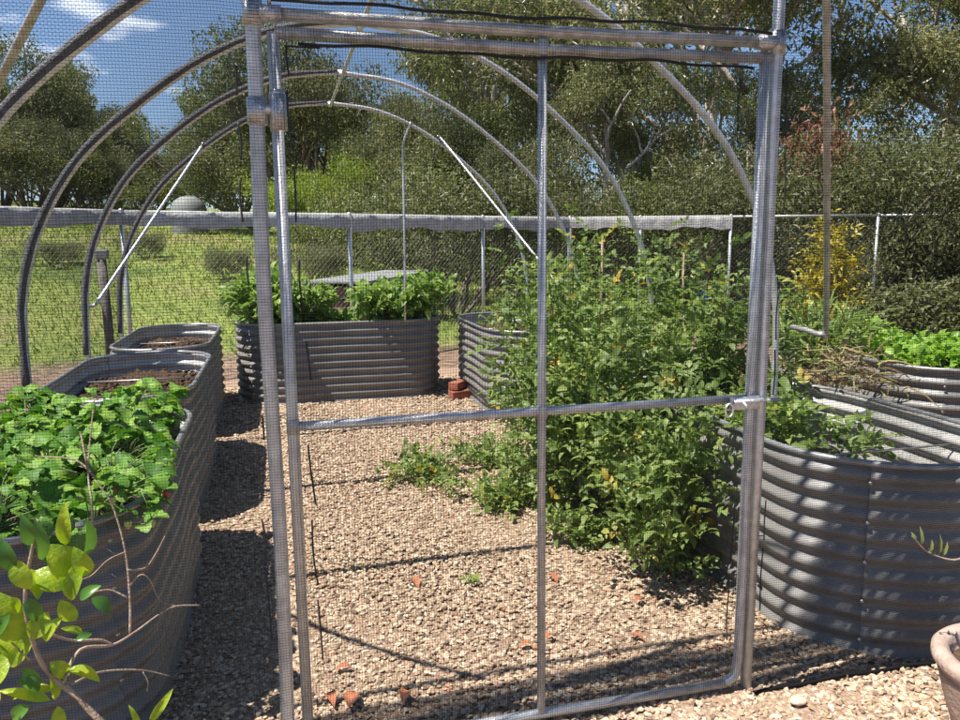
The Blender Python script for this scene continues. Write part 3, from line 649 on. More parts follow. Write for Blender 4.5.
PR['gumC'] = grow(13, 1.0, 37, leafn=23000, leaf=(.26, .08), clump=.60, forks=8, base_clear=.12, leafmat='gum_leaf', name='gum_tree', label='x', group=G1)
PR['dark'] = grow(10, 1.0, 41, leafn=24000, leaf=(.22, .08), clump=.7, forks=9, base_clear=.08, leafmat='dark_leaf', barkmat='bark_dark', name='forest_tree', label='x', group=G1)
PR['scrub'] = grow(3.4, .8, 53, leafn=15000, leaf=(.12, .045), clump=.40, forks=9, shrub=True, trunk_r=.035, leafmat='dark_leaf', barkmat='bark_dark', name='scrub_bush', label='x', cat='bush', group='scrub along the fence', levels=2)
PR['scrubB'] = grow(3.2, .9, 59, leafn=14000, leaf=(.13, .05), clump=.42, forks=9, shrub=True, trunk_r=.03, leafmat='olive_leaf', barkmat='bark_dark', name='scrub_bush', label='x', cat='bush', group='scrub along the fence', levels=2)
PR['wood'] = grow(9, .55, 101, leafn=26000, leaf=(.24, .085), clump=.62, forks=11, shrub=True, trunk_r=.09, leafmat='olive_leaf', barkmat='bark_dark', name='forest_tree', label='x', group=G1, levels=2)
PR['woodB'] = grow(9, .45, 113, leafn=26000, leaf=(.22, .08), clump=.60, forks=12, shrub=True, trunk_r=.09, leafmat='dark_leaf', barkmat='bark_dark', name='forest_tree', label='x', group=G1, levels=2)
used = set()
def inst(kind, *a, **k):
    o = PR[kind] if kind not in used else copy_tree(PR[kind]); used.add(kind); return put(o, *a, **k)
for kind, u, dep, vt, lab in (
    ('gumA', 620, 24, -140, 'tall gum tree rising behind the gate middle stile and tomato thicket'),
    ('gumB', 470, 26, -60, 'olive green gum tree seen through the gate left of its middle stile'),
    ('gumC', 760, 22, -120, 'gum tree with pale limbs behind the right gate post'),
    ('gumB', 915, 23, -90, 'gum tree filling the upper right corner of the photo'),
    ('gumC', 545, 33, -60, 'gum tree farther back, straight behind the middle stile'),
    ('gumC', 1030, 20, -60, 'gum tree leaning in from beyond the right edge'),
    ('gumB', 690, 34, -110, 'distant gum tree between the middle stile and the right post'),
    ('wood', 655, 30, 130, 'dense olive tree behind the top of the tomato thicket'),
    ('gumA', 425, 38, 25, 'distant gum tree left of the upright brace in the gate'),
    ('woodB', 300, 33, 42, 'dark tree directly behind the gate hinge posts'),
    ('wood', 240, 40, 85, 'dark tree rising above the pale dome on the lawn'),
    ('woodB', 120, 44, 112, 'dark tree between the second and third left hoops'),
    ('woodB', 5, 40, 50, 'dark tree at the far left edge of the tree line'),
    ('wood', 62, 46, 70, 'olive gum on the left hill with the highest crown below the cloud'),
    ('woodB', 165, 46, 155, 'low dark tree on the left skyline where the hoops meet'),
    ('gumB', -50, 50, 30, 'gum tree beyond the left edge of the photo'),
    ('wood', 200, 46, 160, 'low gum tree on the skyline behind the white left brace'),
    ('wood', 362, 40, 120, 'far gum tree over the lime green bush'),
    ('woodB', 392, 30, 110, 'dark tree behind the slab-topped planter box'),
    ('dark', 520, 20, 150, 'dark low tree just left of the corner fence post'),
    ('dark', 862, 18, 160, 'dark low tree behind the golden shrub'),
    ('dark', 960, 17, 160, 'dark low tree at the right edge behind the fence'),
    ('dark', 690, 18, 165, 'dark low tree behind the right half of the tomato thicket'),
    ('wood', 20, 50, 150, 'far olive tree closing the left tree line behind the first hoop'),
    ('woodB', 85, 50, 160, 'far dark tree closing the left tree line behind the second hoop'),
    ('wood', 150, 50, 168, 'far olive tree closing the left tree line behind the third hoop'),
    ('woodB', 225, 47, 160, 'far dark tree closing the tree line left of the hinge post'),
    ('wood', 270, 45, 140, 'far olive tree closing the tree line behind the hinge post'),
    ('woodB', 340, 42, 150, 'far dark tree closing the tree line behind the lime bush'),
    ('woodB', -45, 40, 120, 'dark tree just beyond the left photo edge'),
    ('woodB', 35, 37, 120, 'lower dark tree in front of the left tree line'),
    ('wood', 95, 38, 135, 'lower olive tree in front of the left tree line'),
    ('woodB', 440, 25, 120, 'dense dark tree right of the upright brace'),
    ('wood', 500, 24, 120, 'dense olive tree seen between the upright brace and the middle stile'),
    ('woodB', 735, 24, 160, 'dense dark tree left of the latch stile'),
    ('wood', 930, 20, 165, 'dense olive tree above the fence at right'),
    ('gumC', 600, 19, 40, 'leafy low gum close behind the corner fence post'),
    ('gumB', 790, 19, 70, 'leafy low gum close behind the right gate post')):
    inst(kind, u, dep, lab, vtop=vt, group=G1)
for kind, u, dep, sc_, lab in (
    ('scrub', 920, 14.2, (.9, .9, .95), 'dense dark bush against the fence right of the golden shrub'),
    ('scrubB', 985, 14.8, (1, 1, 1.0), 'olive bush at the right edge beyond the fence'),
    ('scrub', 770, 15.2, (.9, .9, .85), 'dark bush behind the fence by the right gate post'),
    ('scrubB', 690, 16, (.9, .9, .8), 'olive bush behind the fence above the tomatoes'),
    ('scrub', 610, 16.5, (.9, .9, .75), 'dark bush behind the corner fence post'),
    ('scrubB', 545, 17, (.9, .9, .72), 'olive bush behind the fence beside the middle stile'),
    ('scrub', 455, 16, (.95, .95, .85), 'grey green bush behind the fence above the crosswise bed'),
    ('scrubB', 425, 19, (.95, .95, .9), 'olive bush at the lawn edge, right of the upright brace'),
    ('scrub', 845, 15, (.9, .9, 1.0), 'dark bush directly behind the golden shrub'),
    ('scrubB', 880, 17.5, (1.1, 1.1, 1.25), 'tall olive bush behind the right fence post'),
    ('scrubB', 945, 13.6, (.55, .55, .56), 'low olive bush at the fence foot right of the golden shrub'),
    ('scrub', 890, 13.8, (.5, .5, .52), 'low dark bush at the fence foot by the right fence post'),
    ('scrub', 800, 13.9, (.5, .5, .5), 'low dark bush at the fence foot left of the golden shrub'),
    ('scrub', 1000, 13.0, (.6, .6, .62), 'low dark bush at the fence foot beyond the right edge'),
    ('scrubB', 145, 39, (1.1, 1.1, .9), 'bush under the left tree line beside the pale dome'),
    ('scrub', 60, 38, (1.5, 1.5, 1.1), 'dark bush under the tree line at far left'),
    ('scrub', 260, 36, (1.4, 1.4, 1.15), 'dark bush under the trees right of the pale dome'),
    ('scrub', 228, 19, (.28, .28, .24), 'small dark shrub on the lawn left of the gate hinge post'),
    ('scrub', 146, 24, (.30, .30, .25), 'small dark shrub on the lawn between the left hoops'),
    ('scrub', 52, 22, (.36, .36, .22), 'low dark shrub on the lawn at far left'),
    ('scrub', 305, 18, (.38, .38, .33), 'dark shrub on the lawn behind the gate hinge stile'),
    ('scrubB', 352, 24, (.8, .8, .5), 'shadowy shrub on the lawn behind the fence post left of the upright brace')):
    inst(kind, u, dep, lab, scale=sc_, group='scrub along the fence')
lb = grow(4.2, .75, 71, leafn=14000, leaf=(.16, .06), clump=.5, forks=9, shrub=True, trunk_r=.05, leafmat='lime_leaf', barkmat='bark_dark', name='lime_bush', label='x', cat='bush', levels=2)
put(lb, 322, 27, 'bright lime green bush just right of the gate hinge stile', vtop=158, scale=.8)
rb = grow(3.0, .5, 91, leafn=1500, leaf=(.2, .07), clump=.45, forks=6, leafmat='red_leaf', barkmat='bark_dark', trunk_r=.05, name='dying_tree', label='x', cat='tree', base_clear=.5)
put(rb, 808, 15.5, 'rust brown dying tree behind the top of the right gate post', scale=(.8, .8, 1.35))

# lawn blades
n = 15000; b_ = rng.uniform(9.5, 34, n)**1.0; a_ = rng.uniform(-1, .12, n)*b_*.72
px = CAM[0]+R0[0]*a_+FW0[0]*b_; py = CAM[1]+R0[1]*a_+FW0[1]*b_
k = (px*(s_*.9-.28)+py*c_) > 8.9; px, py, b_ = px[k], py[k], b_[k]; n = len(px)
mb = MB(); d = rng.normal(0, .45, (n, 3)); d[:, 2] = 1
leaves(mb, np.stack([px, py, HGT(px, py)], 1), d, rdir(n), rng.uniform(.05, .13, n)*(.6+b_*.04), .012+b_*.0011, rng.uniform(0, 1, n), simple=True)
o = mb.build('lawn_grass', 'grassblade', smooth=False); tag(o, 'rough yellow-green grass on the slope beyond the fence', 'grass', kind='stuff')

# ================================================================== FAR OBJECTS
p = atd(191, 240, 33); z = float(HGT(p[0], p[1])); zt = 1.6+(240-197)*33/F_PX-z
dm = thing('water_tank', 'pale rounded dome of a water tank at the top of the lawn', 'water tank', (p[0], p[1], z))
MB().lathe([(.72, -.1), (.72, zt-.75), (.71, zt-.55), (.64, zt-.32), (.5, zt-.15), (.28, zt-.04), (.08, zt), (0, zt)], (p[0], p[1], z), 28).build('shell', 'tank', dm)
MB().lathe([(.735, zt-.80), (.75, zt-.77), (.735, zt-.74)], (p[0], p[1], z), 28).build('band', 'tank', dm)
# grey-topped planter box beyond the fence
a = atd(336, 240, 11.6); b = atd(408, 240, 15.2); a[2] = b[2] = 0; dv = nrmz(b-a); nv = np.array([-dv[1], dv[0], 0]); L_ = np.linalg.norm(b-a)
AX = np.array([dv, nv, [0, 0, 1]]); cpt = (a+b)/2; gz = float(HGT(cpt[0], cpt[1]))
pb = thing('planter_box', 'long low timber box with a grey sheet top beyond the fence', 'planter box', (cpt[0], cpt[1], gz))
for k in range(4):
    for sd in (-1, 1): MB().box(cpt+nv*sd*.42+np.array([0, 0, gz+.12+.2*k]), (L_, .035, .185), AX).build('board', 'wood', pb, smooth=False, bevel=.006)
    for sd in (-1, 1): MB().box(cpt+dv*sd*(L_/2-.02)+np.array([0, 0, gz+.12+.2*k]), (.035, .80, .185), AX).build('board', 'wood', pb, smooth=False, bevel=.006)
MB().box(cpt+np.array([0, 0, gz+.88]), (L_+.2, 1.02, .045), AX).build('lid', 'lid', pb, smooth=False, bevel=.01)
# weathered post outside the left hoops
p = np.array([-1.72, 6.3, 0])
wp = thing('timber_post', 'old grey timber post with a cap beside the left fence', 'post', tuple(p))
MB().tube([p+[0, 0, -.1], p+[.005, 0, .8], p+[-.01, 0, 1.42]], [.05, .045, .045], 9).build('shaft', 'post', wp)
MB().box(p+[0, 0, 1.47], (.12, .09, .09)).build('cap', 'lid', wp, smooth=False, bevel=.012)
# bricks by the crosswise bed
for q, (x, y, rz, zz) in enumerate(((1.70, 5.30, .3, .0), (1.72, 5.42, .5, .0), (1.69, 5.36, .9, .085))):
    c_b, s_b = math.cos(rz), math.sin(rz)
    o = MB().box((0, 0, .043), (.22, .105, .075), [[c_b, s_b, 0], [-s_b, c_b, 0], [0, 0, 1]]).build('loose_brick', 'brick', smooth=False, bevel=.006); o.location = (x, y, zz)
    tag(o, ('red brick on the gravel nearest the gap between the two far beds', 'red brick lying behind another in the gap between the far beds', 'red brick on top of the small pile between the two far beds')[q], 'brick', 'bricks between the far beds')

# ================================================================== PLANTS IN THE BEDS
def trifoliate(seed):
    rs = np.random.default_rng(seed); mb = MB()
    for a in (-1.15, 0, 1.15):
        n = 9; L_ = .052*(1.08 if a == 0 else 1); W = .046; d = np.array([math.cos(a), math.sin(a), 0]); sd = np.array([-d[1], d[0], 0]); b0 = d*.006
        mid = [b0+d*L_*q/n+np.array([0, 0, .010*math.sin(3.14*q/n)-.006*(q/n)**2]) for q in range(n+1)]
        rowsL = []; rowsR = []
        for q in range(n+1):
            w_ = W*.5*max(.05, math.sin(math.pi*min(1, (q/n)*.86+.08))**.8)*(1+.16*(-1)**q); up = np.array([0, 0, .35*w_])
            rowsL.append(mid[q]+sd*w_+up); rowsR.append(mid[q]-sd*w_+up)
        V = np.array(mid+rowsL+rowsR); F = []
        for q in range(n): F += [[q, q+1, n+1+q+1, n+1+q], [q, 2*n+2+q, 2*n+2+q+1, q+1]]
        mb.add(V, np.array(F), np.full(len(V), rs.uniform(0, 1)))
    return mb
TRI = []
for q in range(6):
    o = trifoliate(q).build('leaf', 'straw_leaf'); TRI.append(o.data); bpy.data.objects.remove(o)
SX0, SX1, SY0, SY1 = -1.34, -.47, .14, 2.0
spots = []
for yy in np.arange(.26, 1.95, .27):
    for xx in (-1.2, -.93, -.66): spots.append((xx+random.uniform(-.06, .06), yy+random.uniform(-.06, .06)))
for (x, y) in spots:
    t = thing('strawberry_plant', 'strawberry plant in the leafy mass filling the nearest left bed', 'plant', (x, y, .66), 'strawberry plants')
    st = MB()
    for q in range(20):
        a = random.uniform(0, 6.28); rr = random.uniform(.02, .20); hh = random.uniform(.05, .21)-.25*max(0, rr-.13)
        tip = np.array([x+rr*math.cos(a), y+rr*math.sin(a), .66+hh])
        st.tube(spline([(x, y, .645), (x+rr*.4*math.cos(a), y+rr*.4*math.sin(a), .66+hh*.75), tip], 3), .0022, 5, caps=False)
        lf = bpy.data.objects.new('leaf', random.choice(TRI)); COL.objects.link(lf); lf.parent = t
        lf.location = tip-np.array([x, y, .66]); lf.rotation_euler = (random.gauss(0, .38), random.gauss(.15, .35), a+random.gauss(0, .3)); sc_ = random.uniform(.9, 1.55); lf.scale = (sc_,)*3
    st.build('stalks', 'stem', t, kind='stuff')
# fruit hanging over the bed edge
for q, (u, v, ripe) in enumerate(((117, 491, 1), (166, 494, 1), (152, 492, 0), (128, 524, 0), (152, 523, 0), (112, 500, 0))):
    p = aty(u, v, .35+.05*q) if q < 3 else aty(u, v, .22)
    b = MB().lathe([(0, -.017), (.006, -.013), (.0115, -.003), (.012, .005), (.008, .012), (0, .014)], p, 10).build('strawberry', 'berry_r' if ripe else 'berry_g')
    tag(b, ('ripe red strawberry among the leaves above the bare twigs', 'ripe red strawberry hanging at the bed rim', 'pale unripe strawberry beside a red one at the rim', 'pale unripe strawberry lowest on the bed front', 'pale unripe strawberry right of the lowest one', 'pale unripe strawberry just under the red one among the leaves')[q], 'strawberry', 'strawberries')
    cm = MB(); an_ = np.arange(6)*math.pi/3; leaves(cm, np.repeat((p+[0, 0, .0135])[None], 6, 0), np.stack([np.cos(an_), np.sin(an_), np.full(6, -.15)], 1), np.repeat([[0, 0, 1.0]], 6, 0), .013, .006, np.full(6, .5)); cm.build('calyx', 'straw_leaf', b)
    MB().tube([p+[0, 0, .013], p+[-.01, .01, .05], p+[-.03, .03, .10]], .0015, 5).build('stalk', 'stem', b)
# dry stems in bed one
for q, pts in enumerate(([(92, 540, .1), (92, 505, .12), (88, 470, .2), (93, 410, .3)], [(96, 478, .2), (75, 460, .25), (35, 456, .3)], [(88, 470, .2), (82, 440, .25), (80, 432, .3)])):
    o = MB().tube(spline([aty(a, b, c) for a, b, c in pts], 5), np.linspace(.004, .002, 5*(len(pts)-1)+1), 6).build('dry_cane', 'twig')
    tag(o, ('upright dry cane standing in the strawberry leaves', 'dry cane arching left over the strawberry leaves', 'short dry cane beside the upright one')[q], 'cane', 'dry canes in the strawberry bed')
def bushy(name, label, cx, cy, z0, rx, ry, hgt, n, leaf, material, cat='plant', group=None, compound=True, stems=9, flat=0.0, tone_hi=.95, smat='stem', fold=.12, bias=None):
    """stems spreading from the base with leaves (leaflet groups) through the volume"""
    t = thing(name, label, cat, (cx, cy, z0), group); st = MB(); tipn = []
    for q in range(stems):
        a = rng.uniform(0, 6.28); rr = math.sqrt(rng.uniform(0, 1)); tx, ty = cx+rx*rr*math.cos(a), cy+ry*rr*math.sin(a); tz = z0+hgt*(1-.45*rr*rr)*rng.uniform(.7, 1)
        P = spline([(cx+rng.normal(0, rx*.12), cy+rng.normal(0, ry*.12), z0-.03), (cx+(tx-cx)*.4, cy+(ty-cy)*.4, z0+(tz-z0)*.6), (tx, ty, tz)], 4); st.tube(P, np.linspace(.0065, .003, len(P)), 6, caps=False); tipn.append(P)
    st.build('stalks', smat, t, kind='stuff')
    nl = n//5 if compound else n
    k = rng.integers(0, len(tipn), nl); f = rng.uniform(.15, 1, nl)**.7
    base = np.array([tipn[i][min(len(tipn[i])-1, int(ff*len(tipn[i])))] for i, ff in zip(k, f)])
    base = base+rng.normal(0, 1, (nl, 3))*np.array([rx, ry, hgt*.55])*.2
    # keep inside an ellipsoid-ish envelope, with lumps
    q = np.hypot((base[:, 0]-cx)/rx, (base[:, 1]-cy)/ry); sc_ = np.where(q > 1.05, 1.05/np.maximum(q, 1e-6), 1); base[:, 0] = cx+(base[:, 0]-cx)*sc_; base[:, 1] = cy+(base[:, 1]-cy)*sc_
    base[:, 2] = np.maximum(base[:, 2], z0+.02 if flat == 0 else z0+flat)
    out = nrmz(np.stack([base[:, 0]-cx, base[:, 1]-cy, np.full(nl, .25)], 1)+rng.normal(0, .6, (nl, 3)))
    nm = nrmz(rng.normal(0, .45, (nl, 3))+np.array([0, 0, 1.0]))
    tone = np.clip(rng.beta(2, 2, nl)*tone_hi+(rng.uniform(0, 1, nl) > .965)*.5, 0, 1); sz = leaf[0]*rng.uniform(.7, 1.3, nl)
    mb = MB()
    if compound:
        sd = nrmz(np.cross(out, nm))
        for j, (al, sdv, sl_) in enumerate(((1.0, 0, 1.1), (.62, 1, .9), (.62, -1, .9), (.22, 1, .7), (.22, -1, .7))):
            dr = nrmz(out*(1 if sdv == 0 else .55)+sd*sdv)
            leaves(mb, base+out*(al*sz*1.5)[:, None]+np.array([0, 0, -1.0])*(al**2*sz*.35)[:, None], dr+rng.normal(0, .15, (nl, 3)), nm+rng.normal(0, .2, (nl, 3)), sz*sl_, sz*sl_*leaf[1], np.clip(tone+rng.normal(0, .06, nl), 0, 1), bend=.18, fold=fold, simple=(leaf[0] < .03))
    else:
        leaves(mb, base, out, nm, sz, sz*leaf[1], tone, bend=.18, fold=fold)
    mb.build('foliage', material, t, smooth=True, kind='stuff'); return t
GT = 'tomato plants in the thicket'
for args in (('tomato plant at the front of the thicket beside the latch stile', 1.72, .95, 0, .38, .36, 1.05, 2600),
             ('tall tomato plant rising highest behind the middle stile', 1.66, 2.2, .0, .44, .45, 1.66, 3400),
             ('tomato plant spilling forward at the left of the thicket', 1.46, 1.85, 0, .33, .42, 1.12, 2800),
             ('tall tomato plant behind the right half of the gate', 2.12, 2.25, .3, .48, .45, 1.38, 3200),
             ('tomato plant in the middle of the thicket', 1.78, 1.5, 0, .42, .40, 1.42, 3200),
             ('tomato plant at the back left of the thicket, over the pale bed wall', 1.86, 2.95, .0, .42, .45, 1.45, 2600),
             ('tomato plant leaning out by the right gate post', 2.28, 1.62, .4, .38, .36, 1.15, 2400)):
    lab, x, y, z, rx, ry, h, n = args
    bushy('tomato_plant', lab, x, y, z, rx, ry, h, int(n*1.15), (.052, .52), 'tom_leaf', group=GT, stems=13)
# low creeping growth on the gravel left of the thicket
for lab, u, v, rx, ry, n in (('creeping weed on the gravel farthest left of the thicket', 430, 480, .28, .40, 900), ('creeping weed at the foot of the pale bed wall', 495, 462, .30, .45, 1000), ('creeping weed against the thicket under the crossrail', 510, 505, .28, .34, 1100), ('weed sprawl at the front foot of the thicket', 590, 545, .26, .22, 620), ('small weed at the foot of the thicket near the latch stile', 690, 565, .18, .15, 380)):
    p = atz(u, v); bushy('creeping_weed', lab, p[0], p[1], 0.0, rx, ry, .16, n, (.045, .55), 'tom_leaf', cat='weed', group='weeds on the gravel', stems=7)
p = atz(470, 584); bushy('seedling_weed', 'tiny green weed alone in the middle of the gravel', p[0], p[1], 0.0, .05, .04, .03, 60, (.02, .5), 'lettuce', cat='weed', stems=3)
# two broad-leaved bushes in the crosswise bed
bushy('potato_plant', 'broad-leaved green bush in the crosswise bed behind the hinge post', -.08, 5.85, .72, .55, .40, .55, 1900, (.10, .6), 'potato_leaf', group='leafy bushes in the crosswise bed', compound=False, stems=12)
bushy('potato_plant', 'mounded green bush spilling over the right end of the crosswise bed', 1.22, 5.82, .70, .55, .42, .56, 2100, (.10, .58), 'potato_leaf', group='leafy bushes in the crosswise bed', compound=False, stems=12)
bushy('potato_plant', 'low green bush in the middle of the crosswise bed behind the hinge stile', .42, 5.9, .70, .34, .26, .16, 500, (.085, .6), 'potato_leaf', group='leafy bushes in the crosswise bed', compound=False, stems=9)
_g = atd(831, 240, 9.6)
bushy('golden_shrub', 'golden yellow feathery shrub behind the hanging brace at right', _g[0], _g[1], 0.0, .36, .36, 1.86, 2600, (.085, .34), 'gold_leaf', cat='shrub', stems=15)
for u_, d_, lab in ((905, 10.6, 'knee-high dark bush left of the lettuces'), (945, 10.9, 'knee-high dark bush above the lettuces'), (985, 10.5, 'knee-high dark bush behind the lettuces at the photo edge'), (925, 12.2, 'dark bush against the fence foot above the lettuces'), (970, 12.3, 'dark bush against the fence foot at the right edge')):
    _g = atd(u_, 240, d_); bushy('low_bush', lab, _g[0], _g[1], -.02, .62, .5, .95, 1500, (.11, .42), 'dark_leaf', cat='bush', group='low bushes before the right fence', compound=False, stems=14, smat='twig')
# growth in and over the right bed
bushy('squash_vine', 'sprawling vine hanging over the rim of the nearly empty right bed', 2.12, .85, .58, .24, .38, .34, 900, (.055, .6), 'tom_leaf', stems=9)
bushy('squash_vine', 'thin vine tip trailing across the empty right bed', 2.42, .62, .62, .22, .13, .12, 150, (.05, .6), 'tom_leaf', stems=5)
bushy('herb_clump', 'green herb clump at the far end of the empty right bed', 2.62, 1.5, .55, .30, .24, .42, 800, (.06, .35), 'tom_leaf', stems=9)
# dead straw heap
dh = thing('dry_plant_heap', 'heap of dry brown stalks and strappy leaves behind the empty right bed', 'dry plant', (2.62, 1.95, .60)); mb = MB(); n = 190; hc = aty(838, 372, 1.95)
bx = rng.normal(hc[0], .17, n); by = rng.normal(hc[1], .15, n); d = rng.normal(0, 1, (n, 3)); d[:, 2] = rng.uniform(-.5, .7, n)
leaves(mb, np.stack([bx, by, hc[2]-.12+rng.uniform(0, .24, n)], 1), d, rdir(n, .5), rng.uniform(.12, .32, n), .014, rng.uniform(0, 1, n), bend=.35)
mb.build('foliage', 'dry', dh, kind='stuff')
bushy('strappy_plant', 'upright grassy green plant behind the dry heap below the golden shrub', *aty(815, 345, 2.6)[:2], .62, .34, .3, .52, 620, (.2, .09), 'tom_leaf', compound=False, stems=8)
for q, (x, y, lab) in enumerate(((3.98, 1.85, 'lettuce clump at the left end of the far right bed'), (4.2, 1.72, 'lettuce clump at the right photo edge, nearest of three'), (4.15, 2.3, 'lettuce clump behind the other two in the far right bed'), (4.45, 2.1, 'lettuce clump cut by the right photo edge'))):
    bushy('lettuce', lab, x, y, .68, .25, .24, .22, 520, (.06, .8), 'lettuce', group='lettuces in the far right bed', compound=False, stems=9, fold=.25)
bushy('seedling_clump', 'small yellow-green clump left of the lettuce bed', *aty(868, 345, 3.1)[:2], .62, .22, .2, .30, 300, (.06, .5), 'lettuce', compound=False, stems=7)
bushy('bed_sprout', 'thin green growth rising from the sunlit grey bed end', 2.15, 5.0, .62, .3, .4, .42, 420, (.07, .45), 'tom_leaf', stems=8)
# stakes and the blue tie
for q, (x, y, h, lab) in enumerate(((1.98, 2.42, 1.62, 'thin pale garden stake standing in the thicket behind the latch stile'), (2.3, 1.95, 1.5, 'short pale garden stake beside the right gate post'))):
    o = MB().tube([(x, y, 0), (x+.02, y+.01, h)], .008, 7).build('garden_stake', 'twig'); tag(o, lab, 'stake', 'garden stakes')
p = aty(702, 297, 2.0); bt = MB().box(p, (.07, .02, .05)).tube([p+[-.03, 0, 0], p+[-.05, 0, -.06], p+[-.03, .01, -.10]], .006, 6).build('plant_tie', 'blue', smooth=False, bevel=.006); tag(bt, 'small blue plastic tie high in the tomato thicket', 'plant tie')

# ================================================================== FOREGROUND
pc = np.array([2.135, -.53, 0.0])
pt = thing('flower_pot', 'pale terracotta pot with a thick rolled rim at the lower right corner', 'pot', tuple(pc))
MB().lathe([(.0, .0), (.135, .0), (.15, .02), (.19, .14), (.215, .235), (.218, .245), (.21, .255), (.222, .262), (.238, .285), (.238, .305), (.226, .318), (.205, .32), (.188, .31), (.185, .28), (.18, .25), (.0, .25)], pc, 56).build('body', 'pot', pt)
MB().lathe([(.0, .272), (.1, .274), (.16, .268), (.183, .262)], pc, 40).build('soil', 'soil', pt)
bushy('moss_tuft', 'small green tuft growing in the terracotta pot', pc[0]-.10, pc[1]+.02, .27, .07, .08, .05, 120, (.02, .6), 'lettuce', stems=4)
ol = thing('olive_plant', 'slim olive twig with grey-green leaves leaning left above the pot', 'plant', (pc[0], pc[1], .27))
P = spline([(pc[0], pc[1], .27), (pc[0]+.03, pc[1]+.01, .5), aty(985, 552, -.42), aty(955, 560, -.40), aty(928, 552, -.38), aty(912, 536, -.37)], 6)
MB().tube(P, np.linspace(.006, .0016, len(P)), 6).build('stem', 'twig', ol)
for u, v, du, dv_ in ((922, 545, -2, -24), (930, 552, 3, -16), (938, 556, 4, -28), (942, 557, 8, -20), (916, 540, -6, -10), (936, 555, -10, -8)):
    b0 = aty(u, v, -.385); t1 = aty(u+du*.8, v+dv_*.8, -.385+.01); mb = MB(); leaves(mb, b0[None], (t1-b0)[None], -FW[None]+rng.normal(0, .3, (1, 3)), np.linalg.norm(t1-b0), .011, np.array([.6]), fold=.2)
    mb.build('leaf', 'olive_leaf', ol)
# citrus shrub, outside the netting at lower left
cs = thing('citrus_shrub', 'young citrus shrub with yellow-green leaves and bare twigs at the lower left corner', 'shrub', (-.62, -.62, 0))
def tw(pts, r0, r1):
    P = spline([aty(u, v, y) for u, v, y in pts], 5); return MB().tube(P, np.linspace(r0, r1, len(P))*.8, 7).build('twig', 'twig', cs)
st0 = np.array([-.62, -.62, -.03])
MB().tube(spline([st0, st0+[.02, .01, .25], aty(110, 760, -.58), aty(85, 705, -.56), aty(62, 685, -.55), aty(40, 660, -.56), aty(25, 600, -.58), aty(38, 520, -.6)], 5), np.linspace(.010, .003, 36), 8).build('stem', 'twig', cs)
tw([(62, 685, -.55), (80, 650, -.5), (112, 645, -.45), (135, 632, -.42), (170, 608, -.36), (200, 605, -.33)], .0052, .002)
tw([(130, 636, -.42), (130, 600, -.4), (125, 550, -.38), (112, 505, -.36), (95, 480, -.35)], .0042, .0018)
tw([(128, 570, -.39), (145, 568, -.36), (155, 555, -.35), (165, 536, -.33)], .003, .0012)
tw([(112, 645, -.45), (100, 640, -.46), (70, 640, -.5), (40, 630, -.55)], .0045, .003)
tw([(128, 598, -.4), (110, 590, -.4), (92, 592, -.42), (88, 588, -.42)], .003, .0014)
tw([(72, 684, -.53), (100, 672, -.47), (140, 670, -.42), (170, 676, -.38)], .0035, .0015)
tw([(128, 588, -.39), (140, 575, -.38), (150, 580, -.37), (160, 600, -.36), (180, 607, -.35)], .0022, .001)
tw([(143, 672, -.42), (148, 682, -.42), (147, 692, -.42)], .002, .001)
tw([(125, 552, -.38), (108, 560, -.39), (92, 575, -.4), (80, 580, -.42)], .0022, .001)
tw([(30, 660, -.55), (10, 640, -.56), (-10, 600, -.58)], .003, .002)
CL = MB(); n = 8
def citrus_leaf(u, v, u2, v2, wpx, y=-.55, dark=False, flip=0.0):
    a = aty(u, v, y); b = aty(u2, v2, y+random.uniform(-.02, .02)); d = b-a; L_ = np.linalg.norm(d); d = d/L_
    view = nrmz(CAM-a); nm = nrmz(view+rng.normal(0, .35, 3)+np.array([0, 0, .5+flip])); sd = nrmz(np.cross(d, nm)); nn = np.cross(sd, d); W = wpx/F_PX*1.75; mb = MB(); n = 9; mid = []; Lr = []; Rr = []
    for q in range(n+1):
        f = q/n; c = a+d*L_*f+nn*L_*(.10*math.sin(3.14*f)-.10*f*f); w_ = W*.43*(math.sin(math.pi*f**.85)**.75 if 0 < f < 1 else .0)+.0006
        mid.append(c); Lr.append(c+sd*w_+nn*w_*.5); Rr.append(c-sd*w_+nn*w_*.5)
    V = np.array(mid+Lr+Rr); F = []
    for q in range(n): F += [[q, q+1, n+1+q+1, n+1+q], [q, 2*n+2+q, 2*n+2+q+1, q+1]]
    mb.add(V, np.array(F)); return mb.build('leaf', 'citrus_dark' if dark else 'citrus_leaf', cs)
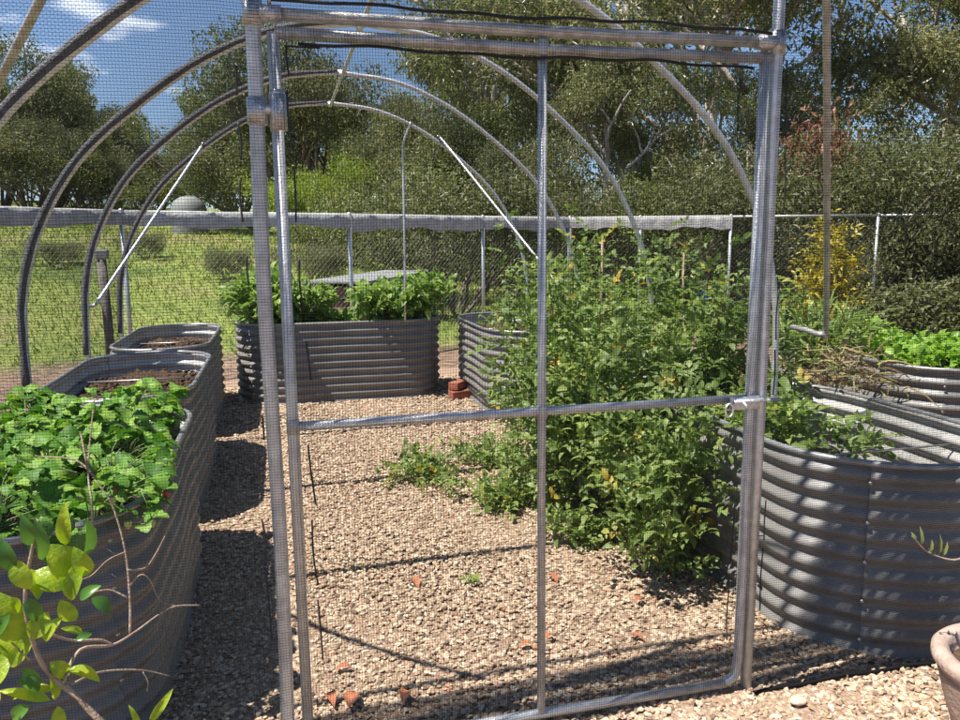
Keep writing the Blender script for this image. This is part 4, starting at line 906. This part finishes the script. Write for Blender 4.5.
for lf in ((66, 545, 64, 504, 15), (80, 560, 90, 520, 18, -.56, True), (42, 560, 36, 520, 14, -.6, True), (70, 575, 48, 545, 34), (62, 590, 35, 570, 30, -.56), (38, 600, 14, 568, 30, -.57), (20, 640, -14, 590, 36), (35, 632, 6, 668, 26, -.54), (10, 655, -20, 690, 34, -.56), (70, 600, 84, 560, 20), (60, 600, 76, 622, 18, -.55), (50, 662, 70, 676, 17), (68, 670, 101, 680, 15), (55, 690, 12, 697, 13, -.54), (50, 700, 0, 690, 12, -.55), (55, 700, 52, 664, 11), (40, 690, 18, 680, 15, -.56, True), (150, 722, 172, 690, 10, -.5), (138, 728, 130, 706, 7, -.5), (58, 706, 55, 735, 16, -.54), (25, 598, 42, 622, 16, -.58, True), (92, 598, 112, 612, 15, -.45, True), (10, 615, -12, 640, 18, -.58, True), (76, 640, 92, 633, 9, -.5, True), (82, 632, 62, 628, 8, -.52), (12, 570, 2, 540, 16, -.6, True), (88, 575, 74, 548, 20, -.56), (44, 640, 60, 618, 16, -.57), (5, 600, 20, 612, 14, -.58), (30, 545, 22, 515, 14, -.62, True), (15, 560, 30, 590, 20, -.6), (48, 612, 30, 640, 22, -.56), (22, 668, 40, 690, 15, -.56, True), (80, 600, 100, 585, 13, -.5, True), (-5, 640, 15, 660, 22, -.56), (0, 690, -20, 715, 22, -.55), (30, 705, 10, 720, 16, -.54, True)):
    citrus_leaf(*lf)
# fallen leaves and debris on the gravel
FL = [(415, 582, .045, 'orange fallen leaf alone on the gravel left of the middle stile'), (553, 578, .04, 'orange fallen leaf just right of the middle stile'), (343, 668, .035, 'rust fallen leaf beside the hinge stile'), (330, 700, .045, 'rust fallen leaf nearest the lower left of the gate'), (352, 700, .05, 'curled orange fallen leaf at the bottom of the gate'), (405, 697, .04, 'faded orange fallen leaf near the shadow band'), (550, 636, .03, 'dark red fallen leaf touching the middle stile'), (638, 637, .035, 'small red fallen leaf right of the middle stile'), (525, 645, .03, 'dull red fallen leaf left of the middle stile'), (640, 600, .035, 'rust fallen leaf in front of the thicket')]
for u, v, s, lab in FL:
    p = atz(u, v, .022); a = random.uniform(0, 6.28); mb = MB(); leaves(mb, p[None]-np.array([[math.cos(a), math.sin(a), 0]])*s, np.array([[math.cos(a), math.sin(a), random.uniform(-.1, .15)]]), np.array([[.1, .1, 1.0]]), 2*s, s*1.05, np.array([.5]), bend=.22, fold=.25)
    o = mb.build('fallen_leaf', 'fall'); tag(o, lab, 'fallen leaf', 'fallen leaves')
n = 1500; x = rng.uniform(-.6, 2.3, n); y = rng.uniform(-.45, 4.5, n)
near = np.minimum(np.abs(x+.45), np.abs(x-1.75)); k = (rng.uniform(0, 1, n) < np.exp(-near/.28)+.12) & ~in_bed(x, y, -.01); x, y = x[k], y[k]; n = len(x); mb = MB()
d = rng.normal(0, 1, (n, 3)); d[:, 2] = rng.normal(0, .15, n); nm = rng.normal(0, .35, (n, 3)); nm[:, 2] += 1
leaves(mb, np.stack([x, y, np.full(n, .018)], 1), d, nm, rng.uniform(.012, .034, n), rng.uniform(.005, .012, n), rng.uniform(0, 1, n), bend=.3)
o = mb.build('leaf_litter', 'litter'); tag(o, 'scraps of dry brown leaf litter along the bed and thicket edges', 'leaf litter', kind='stuff')
# cream rock by the gate
p = atz(797, 706, .0); mb = MB(); V = IV*np.array([.038, .026, .016])*(1+rng.normal(0, .1, (12, 1))); mb.add(V+p+[0, 0, .02], IF, .85)
o = mb.build('flat_rock', 'stone', smooth=False, bevel=.006); tag(o, 'flat cream rock on the gravel right of the gate bottom', 'rock')
